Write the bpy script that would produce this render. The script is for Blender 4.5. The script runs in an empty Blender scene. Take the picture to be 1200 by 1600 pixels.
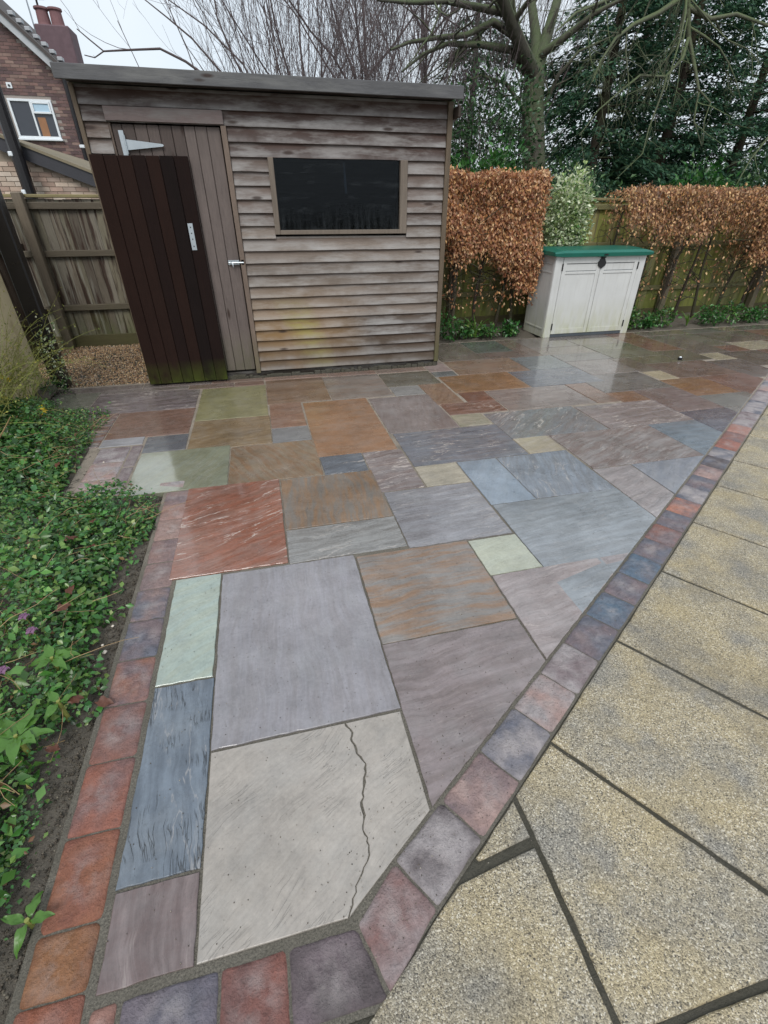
import bpy, bmesh, math, random
import numpy as np
from mathutils import Vector, Matrix
random.seed(7); RNG = np.random.default_rng(7)
scene = bpy.context.scene
COL = scene.collection
R = math.radians

# ------------------------------------------------------------------ camera
cam_d = bpy.data.cameras.new('camera'); cam = bpy.data.objects.new('camera', cam_d); COL.objects.link(cam)
YAW, PITCH = 13.76, 32.91
fwd = Vector((math.sin(R(YAW))*math.cos(R(PITCH)), math.cos(R(YAW))*math.cos(R(PITCH)), -math.sin(R(PITCH))))
right = Vector((math.cos(R(YAW)), -math.sin(R(YAW)), 0)); up = right.cross(fwd)
m = Matrix((right, up, -fwd)).transposed().to_4x4(); m.translation = Vector((0, 0, 1.48))
cam.matrix_world = m
cam_d.sensor_fit = 'HORIZONTAL'; cam_d.sensor_width = 36; cam_d.lens = 725.5/1200*36
cam_d.clip_start = 0.05; cam_d.clip_end = 800
scene.camera = cam

# ------------------------------------------------------------------ sky, sun, exposure
SUN_EL, SUN_AZ = 48, 200
world = bpy.data.worlds.new('World'); scene.world = world; world.use_nodes = True
wt = world.node_tree; wt.nodes.clear()
wo = wt.nodes.new('ShaderNodeOutputWorld'); bg = wt.nodes.new('ShaderNodeBackground')
sk = wt.nodes.new('ShaderNodeTexSky'); sk.sky_type = 'NISHITA'; sk.sun_disc = False
sk.sun_elevation = R(SUN_EL); sk.sun_rotation = R(SUN_AZ); sk.dust_density = 3
mx = wt.nodes.new('ShaderNodeMix'); mx.data_type = 'RGBA'; mx.inputs[0].default_value = 0.86
tc = wt.nodes.new('ShaderNodeTexCoord'); nz = wt.nodes.new('ShaderNodeTexNoise'); nz.inputs['Scale'].default_value = 2.2
nz.inputs['Detail'].default_value = 4
rp = wt.nodes.new('ShaderNodeValToRGB')
rp.color_ramp.elements[0].position = .3; rp.color_ramp.elements[0].color = (.72, .80, .87, 1)
rp.color_ramp.elements[1].position = .7; rp.color_ramp.elements[1].color = (.87, .925, .965, 1)
vm = wt.nodes.new('ShaderNodeVectorMath'); vm.operation = 'SCALE'; vm.inputs['Scale'].default_value = 7.7
wt.links.new(tc.outputs['Generated'], nz.inputs['Vector']); wt.links.new(nz.outputs['Fac'], rp.inputs[0])
wt.links.new(rp.outputs[0], vm.inputs[0]); wt.links.new(sk.outputs[0], mx.inputs[6]); wt.links.new(vm.outputs[0], mx.inputs[7])
wt.links.new(mx.outputs[2], bg.inputs[0]); bg.inputs[1].default_value = 0.10; wt.links.new(bg.outputs[0], wo.inputs[0])
sun_d = bpy.data.lights.new('sun', 'SUN'); sun = bpy.data.objects.new('sun', sun_d); COL.objects.link(sun)
sun_d.energy = 1.2; sun_d.angle = R(25); sun_d.color = (1, .97, .93)
sd = Vector((math.sin(R(SUN_AZ))*math.cos(R(SUN_EL)), math.cos(R(SUN_AZ))*math.cos(R(SUN_EL)), math.sin(R(SUN_EL))))
sun.rotation_euler = sd.to_track_quat('Z', 'Y').to_euler()
scene.view_settings.view_transform = 'Standard'; scene.view_settings.look = 'None'
scene.view_settings.exposure = 0.62; scene.view_settings.gamma = 1.0; scene.view_settings.use_curve_mapping = False
scene.render.engine = 'CYCLES'

# ------------------------------------------------------------------ helpers
def lin(r, g, b, k=1.0):
    f = lambda c: ((c/255+.055)/1.055)**2.4 if c > 10 else c/255/12.92
    return (f(r)*k, f(g)*k, f(b)*k, 1)
def dull(c, s=.28):
    a = (c[0]+c[2])/2; c = (c[0], c[1]+max(0, a-c[1])*.22, c[2]); l = sum(c)/3
    return tuple(x+(l-x)*s for x in c)

def tag(o, label=None, cat=None, group=None, kind=None):
    if label: o['label'] = label
    if cat: o['category'] = cat
    if group: o['group'] = group
    if kind: o['kind'] = kind
    return o

def empty(name, loc=(0, 0, 0), rz=0):
    o = bpy.data.objects.new(name, None); COL.objects.link(o); o.location = loc; o.rotation_euler = (0, 0, rz)
    o.empty_display_size = .1
    return o

def link_mesh(name, me, mat=None, parent=None):
    if mat is not None and not me.materials: me.materials.append(mat)
    o = bpy.data.objects.new(name, me); COL.objects.link(o)
    if parent is not None: o.parent = parent
    return o

class MB:
    """collects boxes, tubes, polys; build() links them as ONE mesh object"""
    def __init__(s): s.v = []; s.f = []; s.smooth = False
    def add(s, vs, fs):
        n = len(s.v); s.v += [tuple(p) for p in vs]; s.f += [tuple(i+n for i in f) for f in fs]
    def box(s, x0, x1, y0, y1, z0, z1):
        s.add([(x0,y0,z0),(x1,y0,z0),(x1,y1,z0),(x0,y1,z0),(x0,y0,z1),(x1,y0,z1),(x1,y1,z1),(x0,y1,z1)],
              [(0,3,2,1),(4,5,6,7),(0,1,5,4),(1,2,6,5),(2,3,7,6),(3,0,4,7)]); return s
    def bbox(s, x0, x1, y0, y1, z0, z1, b=.003):
        """box with chamfered edges (24 verts)"""
        c = [(x0+x1)/2, (y0+y1)/2, (z0+z1)/2]; h = [(x1-x0)/2, (y1-y0)/2, (z1-z0)/2]
        b = min(b, min(h)*.45); vs = []; idx = {}
        for sx in (-1, 1):
            for sy in (-1, 1):
                for sz in (-1, 1):
                    for ax in range(3):
                        p = [h[0]-b, h[1]-b, h[2]-b]; p[ax] = h[ax]
                        idx[(sx, sy, sz, ax)] = len(vs)
                        vs.append((c[0]+sx*p[0], c[1]+sy*p[1], c[2]+sz*p[2]))
        fs = []
        for ax in range(3):
            o1, o2 = [(1, 2), (2, 0), (0, 1)][ax]
            for sg in (-1, 1):
                q = []
                for a, d in ((-1, -1), (1, -1), (1, 1), (-1, 1)):
                    t = [0, 0, 0]; t[ax] = sg; t[o1] = a; t[o2] = d; q.append(idx[(*t, ax)])
                fs.append(q if sg > 0 else q[::-1])
        for ax in range(3):
            o1, o2 = [(1, 2), (2, 0), (0, 1)][ax]
            for a in (-1, 1):
                for d in (-1, 1):
                    t0 = [0, 0, 0]; t1 = [0, 0, 0]; t0[ax] = -1; t1[ax] = 1
                    t0[o1] = t1[o1] = a; t0[o2] = t1[o2] = d
                    q = [idx[(*t0, o1)], idx[(*t1, o1)], idx[(*t1, o2)], idx[(*t0, o2)]]
                    fs.append(q if a*d < 0 else q[::-1])
        for sx in (-1, 1):
            for sy in (-1, 1):
                for sz in (-1, 1):
                    q = [idx[(sx, sy, sz, k)] for k in range(3)]
                    fs.append(q if sx*sy*sz > 0 else q[::-1])
        s.add(vs, fs); return s
    def tube(s, pts, rad, n=6, cap=True):
        pts = [Vector(p) for p in pts]; vs = []; fs = []
        a = None
        for i, p in enumerate(pts):
            d = (pts[min(i+1, len(pts)-1)]-pts[max(i-1, 0)]).normalized()
            if a is None:
                a = d.cross(Vector((0, 0, 1)));
                if a.length < .1: a = d.cross(Vector((1, 0, 0)))
            a = (a-d*a.dot(d)).normalized(); b = d.cross(a)
            r = rad[i] if hasattr(rad, '__len__') else rad
            for k in range(n):
                t = 2*math.pi*k/n; vs.append(p+a*math.cos(t)*r+b*math.sin(t)*r)
        for i in range(len(pts)-1):
            for k in range(n):
                fs.append((i*n+k, i*n+(k+1) % n, (i+1)*n+(k+1) % n, (i+1)*n+k))
        if cap: fs.append(tuple(range(n))[::-1]); fs.append(tuple((len(pts)-1)*n+k for k in range(n)))
        s.add(vs, fs); return s
    def build(s, name, mat=None, parent=None, smooth=False, color=None, **attrs):
        me = bpy.data.meshes.new(name); me.from_pydata(s.v, [], s.f); me.update()
        if smooth: me.shade_smooth()
        o = link_mesh(name, me, mat, parent)
        if color is not None: o.color = color
        for k, v in attrs.items(): o[k] = v
        return o

def np_mesh(name, V, F, mat, parent=None, smooth=False):
    """V (n,3), F (m,3|4) int numpy arrays"""
    me = bpy.data.meshes.new(name); k = F.shape[1]
    me.vertices.add(len(V)); me.vertices.foreach_set('co', V.astype(np.float32).ravel())
    me.loops.add(F.size); me.loops.foreach_set('vertex_index', F.astype(np.int32).ravel())
    me.polygons.add(len(F)); me.polygons.foreach_set('loop_start', np.arange(0, F.size, k, dtype=np.int32))
    me.polygons.foreach_set('loop_total', np.full(len(F), k, dtype=np.int32))
    me.update(calc_edges=True); me.validate()
    if smooth: me.shade_smooth()
    return link_mesh(name, me, mat, parent)

LEAF4 = (np.array([(0,0,0),(-.5,.45,.12),(0,.5,0),(.5,.45,.12),(0,1,-.1)]), np.array([(0,2,1),(0,3,2),(1,2,4),(2,3,4)]))
DIAM = (np.array([(0,0,0),(-.5,.5,.08),(0,1,0),(.5,.5,.08)]), np.array([(0,3,2),(0,2,1)]))
def leaves(name, P, U, N, L, W, mat, parent=None, tpl=DIAM):
    """leaf-shaped faces: base point P, long axis U, normal N, length L, width W"""
    P = np.asarray(P, float); U = U/np.linalg.norm(U, axis=1, keepdims=True)
    S = np.cross(U, N); S /= np.linalg.norm(S, axis=1, keepdims=True)+1e-9; N2 = np.cross(S, U)
    T, F = tpl; L = np.broadcast_to(L, len(P))[:, None, None]; W = np.broadcast_to(W, len(P))[:, None, None]
    V = P[:, None, :]+S[:, None, :]*T[None, :, 0:1]*W+U[:, None, :]*T[None, :, 1:2]*L+N2[:, None, :]*T[None, :, 2:3]*L
    FF = F[None]+(np.arange(len(P))*len(T))[:, None, None]
    return np_mesh(name, V.reshape(-1, 3), FF.reshape(-1, F.shape[1]), mat, parent)
def rdir(n, up=0.0):
    v = RNG.normal(size=(n, 3)); v /= np.linalg.norm(v, axis=1, keepdims=True); v[:, 2] += up
    return v/np.linalg.norm(v, axis=1, keepdims=True)

# node graph sugar
class G:
    def __init__(s, name):
        s.m = bpy.data.materials.new(name); s.m.use_nodes = True; s.t = s.m.node_tree; s.t.nodes.clear()
        s.out = s.t.nodes.new('ShaderNodeOutputMaterial')
    def n(s, typ, ins=None, **props):
        nd = s.t.nodes.new('ShaderNode'+typ)
        for k, v in props.items(): setattr(nd, k, v)
        for k, v in (ins or {}).items():
            if v is None: continue
            if isinstance(v, bpy.types.NodeSocket): s.t.links.new(v, nd.inputs[k])
            else: nd.inputs[k].default_value = v
        return nd
    def pos(s): return s.n('NewGeometry').outputs['Position']
    def obj(s): return s.n('TexCoord').outputs['Object']
    def noise(s, v, sc, det=4, rough=.55, dist=0.0):
        return s.n('TexNoise', {'Vector': v, 'Scale': sc, 'Detail': det, 'Roughness': rough, 'Distortion': dist}).outputs['Fac']
    def mul(s, v, xyz): return s.n('VectorMath', {0: v, 1: xyz}, operation='MULTIPLY').outputs[0]
    def vadd(s, v, w): return s.n('VectorMath', {0: v, 1: w}, operation='ADD').outputs[0]
    def math(s, op, a, b=0.0, c=None, clamp=False):
        return s.n('Math', {0: a, 1: b, 2: c}, operation=op, use_clamp=clamp).outputs[0]
    def ramp(s, f, stops):
        nd = s.n('ValToRGB', {0: f}); r = nd.color_ramp
        while len(r.elements) < len(stops): r.elements.new(.5)
        for e, (p, c) in zip(r.elements, stops):
            e.position = p; e.color = (c, c, c, 1) if not hasattr(c, '__len__') else c
        return nd.outputs[0]
    def mix(s, f, a, b, mode='MIX'):
        return s.n('Mix', {0: f, 6: a, 7: b}, data_type='RGBA', blend_type=mode).outputs[2]
    def attr(s, name): return s.n('Attribute', attribute_type='OBJECT', attribute_name=name)
    def bump(s, h, st=.3, d=.01, nrm=None):
        return s.n('Bump', {'Height': h, 'Strength': st, 'Distance': d, 'Normal': nrm}).outputs[0]
    def bsdf(s, col, rough=.6, nrm=None, **kw):
        ins = {'Base Color': col, 'Roughness': rough}
        if nrm is not None: ins['Normal'] = nrm
        ins.update(kw); b = s.n('BsdfPrincipled', ins); s.t.links.new(b.outputs[0], s.out.inputs[0]); return s.m

def hsvj(g, col, rnd, dv=.35, dh=.04):
    h = g.math('MULTIPLY_ADD', rnd, dh, .5-dh/2); v = g.math('MULTIPLY_ADD', rnd, dv, 1-dv/2)
    return g.n('HueSaturation', {'Hue': h, 'Saturation': 1, 'Value': v, 'Color': col}).outputs[0]

# ------------------------------------------------------------------ materials
def m_slab():
    g = G('riven_sandstone'); p = g.pos()
    oi = g.n('ObjectInfo'); off = g.n('CombineXYZ', {0: g.math('MULTIPLY', oi.outputs['Random'], 37.), 1: g.math('MULTIPLY', oi.outputs['Random'], 91.), 2: 0.}).outputs[0]
    q = g.vadd(p, off)
    rq = g.n('VectorRotate', {'Vector': q, 'Angle': g.attr('ang').outputs['Fac']}, rotation_type='Z_AXIS').outputs[0]
    warp = g.n('TexNoise', {'Vector': q, 'Scale': 3.2, 'Detail': 3.}).outputs['Color']
    wq = g.vadd(rq, g.mul(warp, (.10, .10, 0)))
    big = g.noise(q, 2.6, 3)
    st = g.noise(g.mul(wq, (2.0, 15, 1)), 1.6, 6, .62)
    fine = g.noise(q, 70, 5, .7); mid = g.noise(q, 14, 5, .6)
    amt = g.attr('amt').outputs['Fac']
    f = g.math('MULTIPLY', g.ramp(st, [(.42, 0), (.58, 1)]), amt)
    c = g.mix(f, oi.outputs['Color'], g.attr('tint2').outputs['Color'])
    v = g.math('ADD', g.math('MULTIPLY', big, .75), g.math('MULTIPLY', mid, .60)); v = g.math('ADD', v, g.math('MULTIPLY', fine, .55))
    v = g.math('ADD', v, g.math('MULTIPLY', g.noise(g.mul(wq, (2.5, 40, 1)), 2.2, 5, .7), .45))
    c = g.n('HueSaturation', {'Hue': .5, 'Saturation': 1., 'Value': g.math('SUBTRACT', v, .175), 'Color': c}).outputs[0]
    # chalky grey bloom in soft patches
    c = g.mix(g.math('MULTIPLY', g.ramp(g.noise(g.vadd(q, (4, 7, 0)), 5.5, 5, .65), [(.46, 0), (.66, 1)]), .15), c, (.32, .33, .33, 1))
    # highlights on ripple crests of the riven surface, painted as pale lines
    rip = g.attr('rip').outputs['Fac']
    rn = g.noise(g.mul(wq, (1.1, 6.5, 1)), 1.7, 5, .6, .35)
    line = g.ramp(g.math('ABSOLUTE', g.math('SUBTRACT', rn, .5)), [(0, 1), (.012, 0)])
    brk = g.ramp(g.noise(q, 4.5, 2), [(.46, 0), (.58, 1)])
    lay = g.math('MULTIPLY', rn, 9.); lay = g.math('SUBTRACT', lay, g.math('FRACT', lay)); lay = g.math('DIVIDE', lay, 9.)
    lf = g.math('MULTIPLY', g.math('MULTIPLY', line, brk), g.math('MULTIPLY', rip, 1.5), clamp=True)
    c = g.mix(g.math('MULTIPLY', lf, .75), c, (.56, .50, .45, 1))
    # fine surface fissures
    fn = g.noise(g.mul(wq, (2.2, 26, 1)), 2.1, 3, .5, .3)
    fl = g.ramp(g.math('ABSOLUTE', g.math('SUBTRACT', fn, .5)), [(0, 1), (.02, 0)])
    fl = g.math('MULTIPLY', g.math('MULTIPLY', fl, g.ramp(g.noise(q, 6, 2), [(.50, 0), (.58, 1)])), g.attr('fis').outputs['Fac'], clamp=True)
    c = g.mix(g.math('MULTIPLY', fl, .75), c, (.03, .03, .032, 1))
    # little dark specks of grit
    sp = g.ramp(g.n('TexVoronoi', {'Vector': q, 'Scale': 60.}).outputs['Distance'], [(.03, 1), (.075, 0)])
    sp = g.math('MULTIPLY', sp, g.ramp(g.noise(q, 5, 2), [(.54, 0), (.66, .6)]))
    c = g.mix(sp, c, (.05, .045, .04, 1))
    h = g.math('ADD', g.math('MULTIPLY', rn, g.math('MULTIPLY_ADD', rip, 1.8, .25)), g.math('MULTIPLY', mid, .30))
    h = g.math('ADD', h, g.math('MULTIPLY', lay, g.math('MULTIPLY_ADD', rip, .9, .35))); h = g.math('ADD', h, g.math('MULTIPLY', fine, .10)); h = g.math('SUBTRACT', h, g.math('MULTIPLY', fl, .35))
    wet = g.attr('wet').outputs['Fac']
    pud = g.ramp(g.noise(p, 1.7, 4, .6, .4), [(.38, 0), (.54, 1)])
    pf = g.math('MAXIMUM', g.math('MULTIPLY', pud, .55), wet)
    ro = g.math('MULTIPLY_ADD', pf, -.18, .29); ro = g.math('ADD', ro, g.math('MULTIPLY', mid, .08))
    nb = g.bump(h, g.math('MULTIPLY_ADD', wet, -.75, .85), .010)
    nc = g.bump(g.math('MULTIPLY', mid, .5), .25, .004)
    return g.bsdf(c, ro, nb, **{'Specular IOR Level': .5, 'Coat Weight': g.math('MULTIPLY_ADD', pf, .6, .45, clamp=True), 'Coat Roughness': g.math('MULTIPLY_ADD', fine, .10, .02), 'Coat IOR': 1.55, 'Coat Normal': nc})

def m_mortar():
    g = G('mortar_joint'); p = g.pos()
    sx = g.n('SeparateXYZ', {0: p}).outputs[1]
    f = g.n('MapRange', {0: sx, 1: 1.6, 2: 3.6}).outputs[0]
    nn = g.noise(p, 190, 4, .7); n2 = g.noise(p, 9, 4)
    nn = g.ramp(g.math('ADD', g.math('MULTIPLY', nn, .6), g.math('MULTIPLY', g.noise(p, 420, 3, .8), .4)), [(.36, 0), (.64, 1)])
    a = g.mix(nn, lin(58, 56, 50), lin(136, 130, 118)); b = g.mix(nn, lin(128, 118, 106), lin(176, 164, 150))
    c = g.mix(f, a, b); c = g.mix(g.ramp(n2, [(.4, 0), (.7, .5)]), c, lin(80, 76, 66))
    return g.bsdf(c, .75, g.bump(g.math('ADD', nn, n2), .7, .004))

def m_paver():
    g = G('tumbled_block'); q = g.vadd(g.obj(), g.mul(g.n('CombineXYZ', {0: g.n('ObjectInfo').outputs['Random'], 1: g.n('ObjectInfo').outputs['Random'], 2: 0.}).outputs[0], (31, 17, 0)))
    oi = g.n('ObjectInfo')
    n1 = g.noise(q, 9, 3, .5); n2 = g.noise(q, 160, 5, .75); n3 = g.noise(q, 34, 4, .6)
    c = g.mix(g.ramp(n1, [(.36, 0), (.62, 1)]), oi.outputs['Color'], g.attr('tint2').outputs['Color'])
    v = g.math('ADD', g.math('MULTIPLY', n2, .95), g.math('MULTIPLY', n3, .95))
    c = g.n('HueSaturation', {'Hue': .5, 'Saturation': 1., 'Value': g.math('ADD', v, .05), 'Color': c}).outputs[0]
    ln = g.n('VectorMath', {0: g.obj()}, operation='LENGTH').outputs['Value']
    wear = g.math('MULTIPLY', g.n('MapRange', {0: ln, 1: .085, 2: .015}).outputs[0], g.ramp(g.noise(q, 16, 4, .6), [(.42, 0), (.64, .45)]))
    c = g.mix(wear, c, lin(178, 170, 168))
    sp = g.ramp(g.n('TexVoronoi', {'Vector': q, 'Scale': 85.}).outputs['Distance'], [(.05, 1), (.12, 0)])
    sp = g.math('MULTIPLY', sp, g.ramp(g.noise(q, 30, 2), [(.55, 0), (.7, .6)]))
    c = g.mix(sp, c, (.42, .38, .34, 1))
    return g.bsdf(c, g.math('MULTIPLY_ADD', n3, .3, .34), g.bump(g.math('ADD', n2, g.math('MULTIPLY', n3, 2.)), 1., .006))

def m_aggregate():
    g = G('exposed_aggregate'); p = g.pos()
    vo = g.n('TexVoronoi', {'Vector': p, 'Scale': 330.}); vs = g.n('TexVoronoi', {'Vector': g.vadd(p, (3, 1, 0)), 'Scale': 135.})
    r1 = g.n('SeparateColor', {0: vo.outputs['Color']}).outputs[0]; r2 = g.n('SeparateColor', {0: vs.outputs['Color']}).outputs[1]
    base = g.ramp(r1, [(0, lin(72, 68, 60)), (.14, lin(128, 118, 96)), (.5, lin(164, 152, 126)), (.85, lin(186, 172, 140)), (.97, lin(222, 214, 196))])
    tone = g.noise(p, 3.4, 5, .6)
    base = g.mix(g.ramp(tone, [(.42, 0), (.60, .80)]), base, g.mix(r1, lin(84, 83, 80), lin(158, 155, 148)))
    warm = g.noise(g.vadd(p, (9, 4, 0)), 5.5, 4)
    base = g.mix(g.ramp(warm, [(.48, 0), (.66, .55)]), base, g.mix(r1, lin(130, 116, 84), lin(196, 178, 136)))
    st = g.math('MULTIPLY', g.ramp(r2, [(.86, 0), (.90, 1)]), g.ramp(vs.outputs['Distance'], [(.30, 1), (.42, 0)]))
    base = g.mix(g.math('MULTIPLY', st, .8), base, lin(212, 204, 186))
    dk = g.math('MULTIPLY', g.ramp(r2, [(.09, 1), (.13, 0)]), g.ramp(vs.outputs['Distance'], [(.28, 1), (.40, 0)]))
    base = g.mix(g.math('MULTIPLY', dk, .85), base, lin(52, 46, 40))
    base = g.mix(g.ramp(g.noise(g.vadd(p, (2, 8, 0)), 1.6, 6, .7), [(.50, 0), (.62, .28)]), base, lin(92, 84, 70))
    fn = g.noise(p, 420, 3, .7)
    base = g.mix(g.math('MULTIPLY', g.ramp(fn, [(.5, 0), (.8, 1)]), .5), base, lin(88, 80, 64))
    h = g.math('SUBTRACT', g.math('MULTIPLY', tone, .6), g.math('ADD', g.math('MULTIPLY', vo.outputs['Distance'], .7), g.math('MULTIPLY', vs.outputs['Distance'], .5)))
    return g.bsdf(base, g.math('MULTIPLY_ADD', tone, .35, .30), g.bump(h, .75, .004))

def m_soil(name='wet_soil', a=(58, 52, 45), b=(138, 130, 118)):
    g = G(name); p = g.pos(); n1 = g.noise(p, 28, 6, .7); n2 = g.noise(p, 170, 4, .7)
    c = g.mix(g.math('MULTIPLY', g.math('ADD', n1, n2), .55), lin(*a), lin(*b))
    c = g.mix(g.ramp(g.noise(p, 4, 3), [(.4, 0), (.7, .5)]), c, lin(70, 66, 48))
    return g.bsdf(c, .7, g.bump(g.math('ADD', g.math('MULTIPLY', n1, 2.), n2), 1., .015))

def m_wood(name, axis, knots=True, algae=0.0, algae_h=.4, drip=0.0, contrast=1.0, stain_shade=False, rough=.62, grey=None, spec=.3):
    """weathered timber, grain along the given axis; own colour comes from the object"""
    g = G(name); o = g.obj(); oi = g.n('ObjectInfo'); p = g.pos()
    off = g.n('CombineXYZ', {0: g.math('MULTIPLY', oi.outputs['Random'], 43.), 1: 0., 2: g.math('MULTIPLY', oi.outputs['Random'], 71.)}).outputs[0]
    q = g.vadd(p, off)
    sc = {'x': (1.6, 30, 30), 'z': (30, 30, 1.6), 'y': (30, 1.6, 30)}[axis]
    wv = g.vadd(q, g.mul(g.n('TexNoise', {'Vector': q, 'Scale': 6.}).outputs['Color'], (.03, .03, .03)))
    gr = g.noise(g.mul(wv, sc), 2.2, 7, .68); gr2 = g.noise(g.mul(wv, sc), 7., 4, .6)
    big = g.noise(q, 3.2, 4, .6)
    v = g.math('ADD', g.math('MULTIPLY', gr, .85*contrast), g.math('MULTIPLY', gr2, .35*contrast))
    v = g.math('ADD', v, g.math('MULTIPLY', big, .5)); v = g.math('ADD', v, .15+.6*(1-contrast))
    c = g.n('HueSaturation', {'Hue': .5, 'Saturation': 1., 'Value': v, 'Color': oi.outputs['Color']}).outputs[0]
    if grey:
        gf = g.math('MULTIPLY', g.ramp(g.noise(g.mul(q, {'x': (1.2, 4, 6), 'z': (7, 7, 1), 'y': (5, 1, 5)}[axis]), 2., 5, .65), [(.46, 0), (.64, 1)]), grey[1])
        c = g.mix(gf, c, grey[0])
    if drip:
        dn = g.noise(g.mul(q, (16, 16, 1.5)), 1., 4, .6); d2 = g.noise(g.mul(g.vadd(q, (5, 0, 2)), (20, 20, 1.2)), 1., 4, .6)
        c = g.mix(g.math('MULTIPLY', g.ramp(dn, [(.50, 0), (.60, 1)]), drip), c, lin(56, 40, 32))
        c = g.mix(g.math('MULTIPLY', g.ramp(d2, [(.56, 0), (.66, 1)]), drip*.8), c, lin(136, 134, 124))
    if algae:
        z = g.n('SeparateXYZ', {0: p}).outputs[2]
        af = g.n('MapRange', {0: z, 1: algae_h, 2: 0.0}).outputs[0]
        af = g.math('MULTIPLY', af, g.ramp(g.noise(g.mul(q, (6, 6, 3)), 1.5, 4, .6), [(.3, .1), (.62, 1)]))
        c = g.mix(g.math('MULTIPLY', af, algae, clamp=True), c, lin(78, 92, 34))
    if stain_shade:
        sx = g.n('SeparateXYZ', {0: p})
        # green run-off stain on the lower boards and paler washed middle
        dx = g.math('DIVIDE', g.math('SUBTRACT', sx.outputs[0], g.math('MULTIPLY_ADD', sx.outputs[2], -.42, .60)), .20)
        ex = g.math('SUBTRACT', 1., g.math('MULTIPLY', dx, dx), clamp=True)
        ez = g.n('MapRange', {0: sx.outputs[2], 1: .78, 2: .5}).outputs[0]
        sf = g.math('MULTIPLY', g.math('MULTIPLY', ex, ez), g.ramp(g.noise(g.mul(q, (3, 3, 12)), 2., 5, .6), [(.38, .22), (.58, .95)]))
        c = g.mix(g.math('MULTIPLY', sf, .9), c, lin(140, 154, 60))
        dx2 = g.math('DIVIDE', g.math('SUBTRACT', sx.outputs[0], .25), .85); e2 = g.math('SUBTRACT', 1., g.math('MULTIPLY', dx2, dx2), clamp=True)
        z2 = g.n('MapRange', {0: sx.outputs[2], 1: .95, 2: .45}).outputs[0]
        c = g.mix(g.math('MULTIPLY', g.math('MULTIPLY', e2, z2), .66), c, lin(146, 114, 70))
        z3 = g.n('MapRange', {0: sx.outputs[2], 1: .42, 2: .1}).outputs[0]
        c = g.mix(g.math('MULTIPLY', z3, g.ramp(g.noise(q, 3, 4), [(.3, .45), (.65, .95)])), c, lin(70, 56, 40))
    if stain_shade:  # each board: bleached, highlit lower edge and overlap shade at top, painted in
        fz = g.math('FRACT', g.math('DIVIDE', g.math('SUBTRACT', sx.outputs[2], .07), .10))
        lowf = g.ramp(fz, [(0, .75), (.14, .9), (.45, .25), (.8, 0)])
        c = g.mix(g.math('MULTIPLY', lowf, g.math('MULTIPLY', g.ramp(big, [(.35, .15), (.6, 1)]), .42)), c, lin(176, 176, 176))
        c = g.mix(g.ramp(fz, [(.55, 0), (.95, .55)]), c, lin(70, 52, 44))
    if knots:
        k = g.n('TexVoronoi', {'Vector': g.mul(q, {'x': (2.4, 1, 9), 'z': (9, 1, 2.4), 'y': (9, 2.4, 9)}[axis]), 'Scale': 1.}, voronoi_dimensions='3D')
        kf = g.ramp(k.outputs['Distance'], [(.07, .9), (.15, 0)])
        c = g.mix(kf, c, lin(52, 38, 32))
    h = g.math('ADD', gr, g.math('MULTIPLY', gr2, .6))
    return g.bsdf(c, g.math('MULTIPLY_ADD', gr, .3, rough-.15), g.bump(h, .55, .004), **{'Specular IOR Level': spec})

def m_plain(name, col, rough=.5, metal=0.0, bump=0.0, var=.25, sc=12, spec=.5):
    g = G(name); q = g.obj(); n1 = g.noise(q, sc, 5, .65)
    c = g.n('HueSaturation', {'Hue': .5, 'Saturation': 1., 'Value': g.math('MULTIPLY_ADD', n1, var*2, 1-var), 'Color': col}).outputs[0]
    nb = g.bump(g.noise(q, sc*8, 4), bump, .003) if bump else None
    return g.bsdf(c, g.math('MULTIPLY_ADD', n1, .2, rough-.1), nb, **{'Metallic': metal, 'Specular IOR Level': spec})

def m_leaf(name, cols, rough=.4, trans=.25, spec=.5):
    g = G(name); rnd = g.n('NewGeometry').outputs['Random Per Island']
    c = g.ramp(rnd, [(i/(max(1, len(cols)-1)), lin(*k)) for i, k in enumerate(cols)])
    c = hsvj(g, c, g.math('FRACT', g.math('MULTIPLY', rnd, 17.3)), .5, .03)
    b = g.n('BsdfPrincipled', {'Base Color': c, 'Roughness': rough, 'Specular IOR Level': spec})
    t = g.n('BsdfTranslucent', {'Color': c})
    m_ = g.n('MixShader', {0: trans, 1: b.outputs[0], 2: t.outputs[0]}); g.t.links.new(m_.outputs[0], g.out.inputs[0])
    return g.m

def m_bark(name, a, b, moss=None):
    g = G(name); p = g.pos(); n1 = g.noise(g.mul(p, (6, 6, 1.5)), 3., 6, .7)
    c = g.mix(n1, lin(*a), lin(*b))
    if moss:
        nz_ = g.n('SeparateXYZ', {0: g.n('NewGeometry').outputs['Normal']}).outputs[2]
        f = g.math('MULTIPLY', g.ramp(g.math('ADD', g.math('MULTIPLY', nz_, .35), g.noise(p, 2.5, 4)), [(.42, 0), (.75, 1)]), .85)
        c = g.mix(f, c, lin(*moss))
    return g.bsdf(c, .8, g.bump(n1, .9, .03))

def m_glass(name, tint=(.9, .95, .95, 1)):
    g = G(name); fr = g.n('LayerWeight', {0: .25}).outputs['Fresnel']
    t = g.n('BsdfTransparent', {0: tint}); s_ = g.n('BsdfGlossy', {'Color': (.9, .93, .95, 1), 'Roughness': g.math('MULTIPLY', g.noise(g.obj(), 5, 3), .12)})
    m_ = g.n('MixShader', {0: fr, 1: t.outputs[0], 2: s_.outputs[0]}); g.t.links.new(m_.outputs[0], g.out.inputs[0]); return g.m

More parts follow.
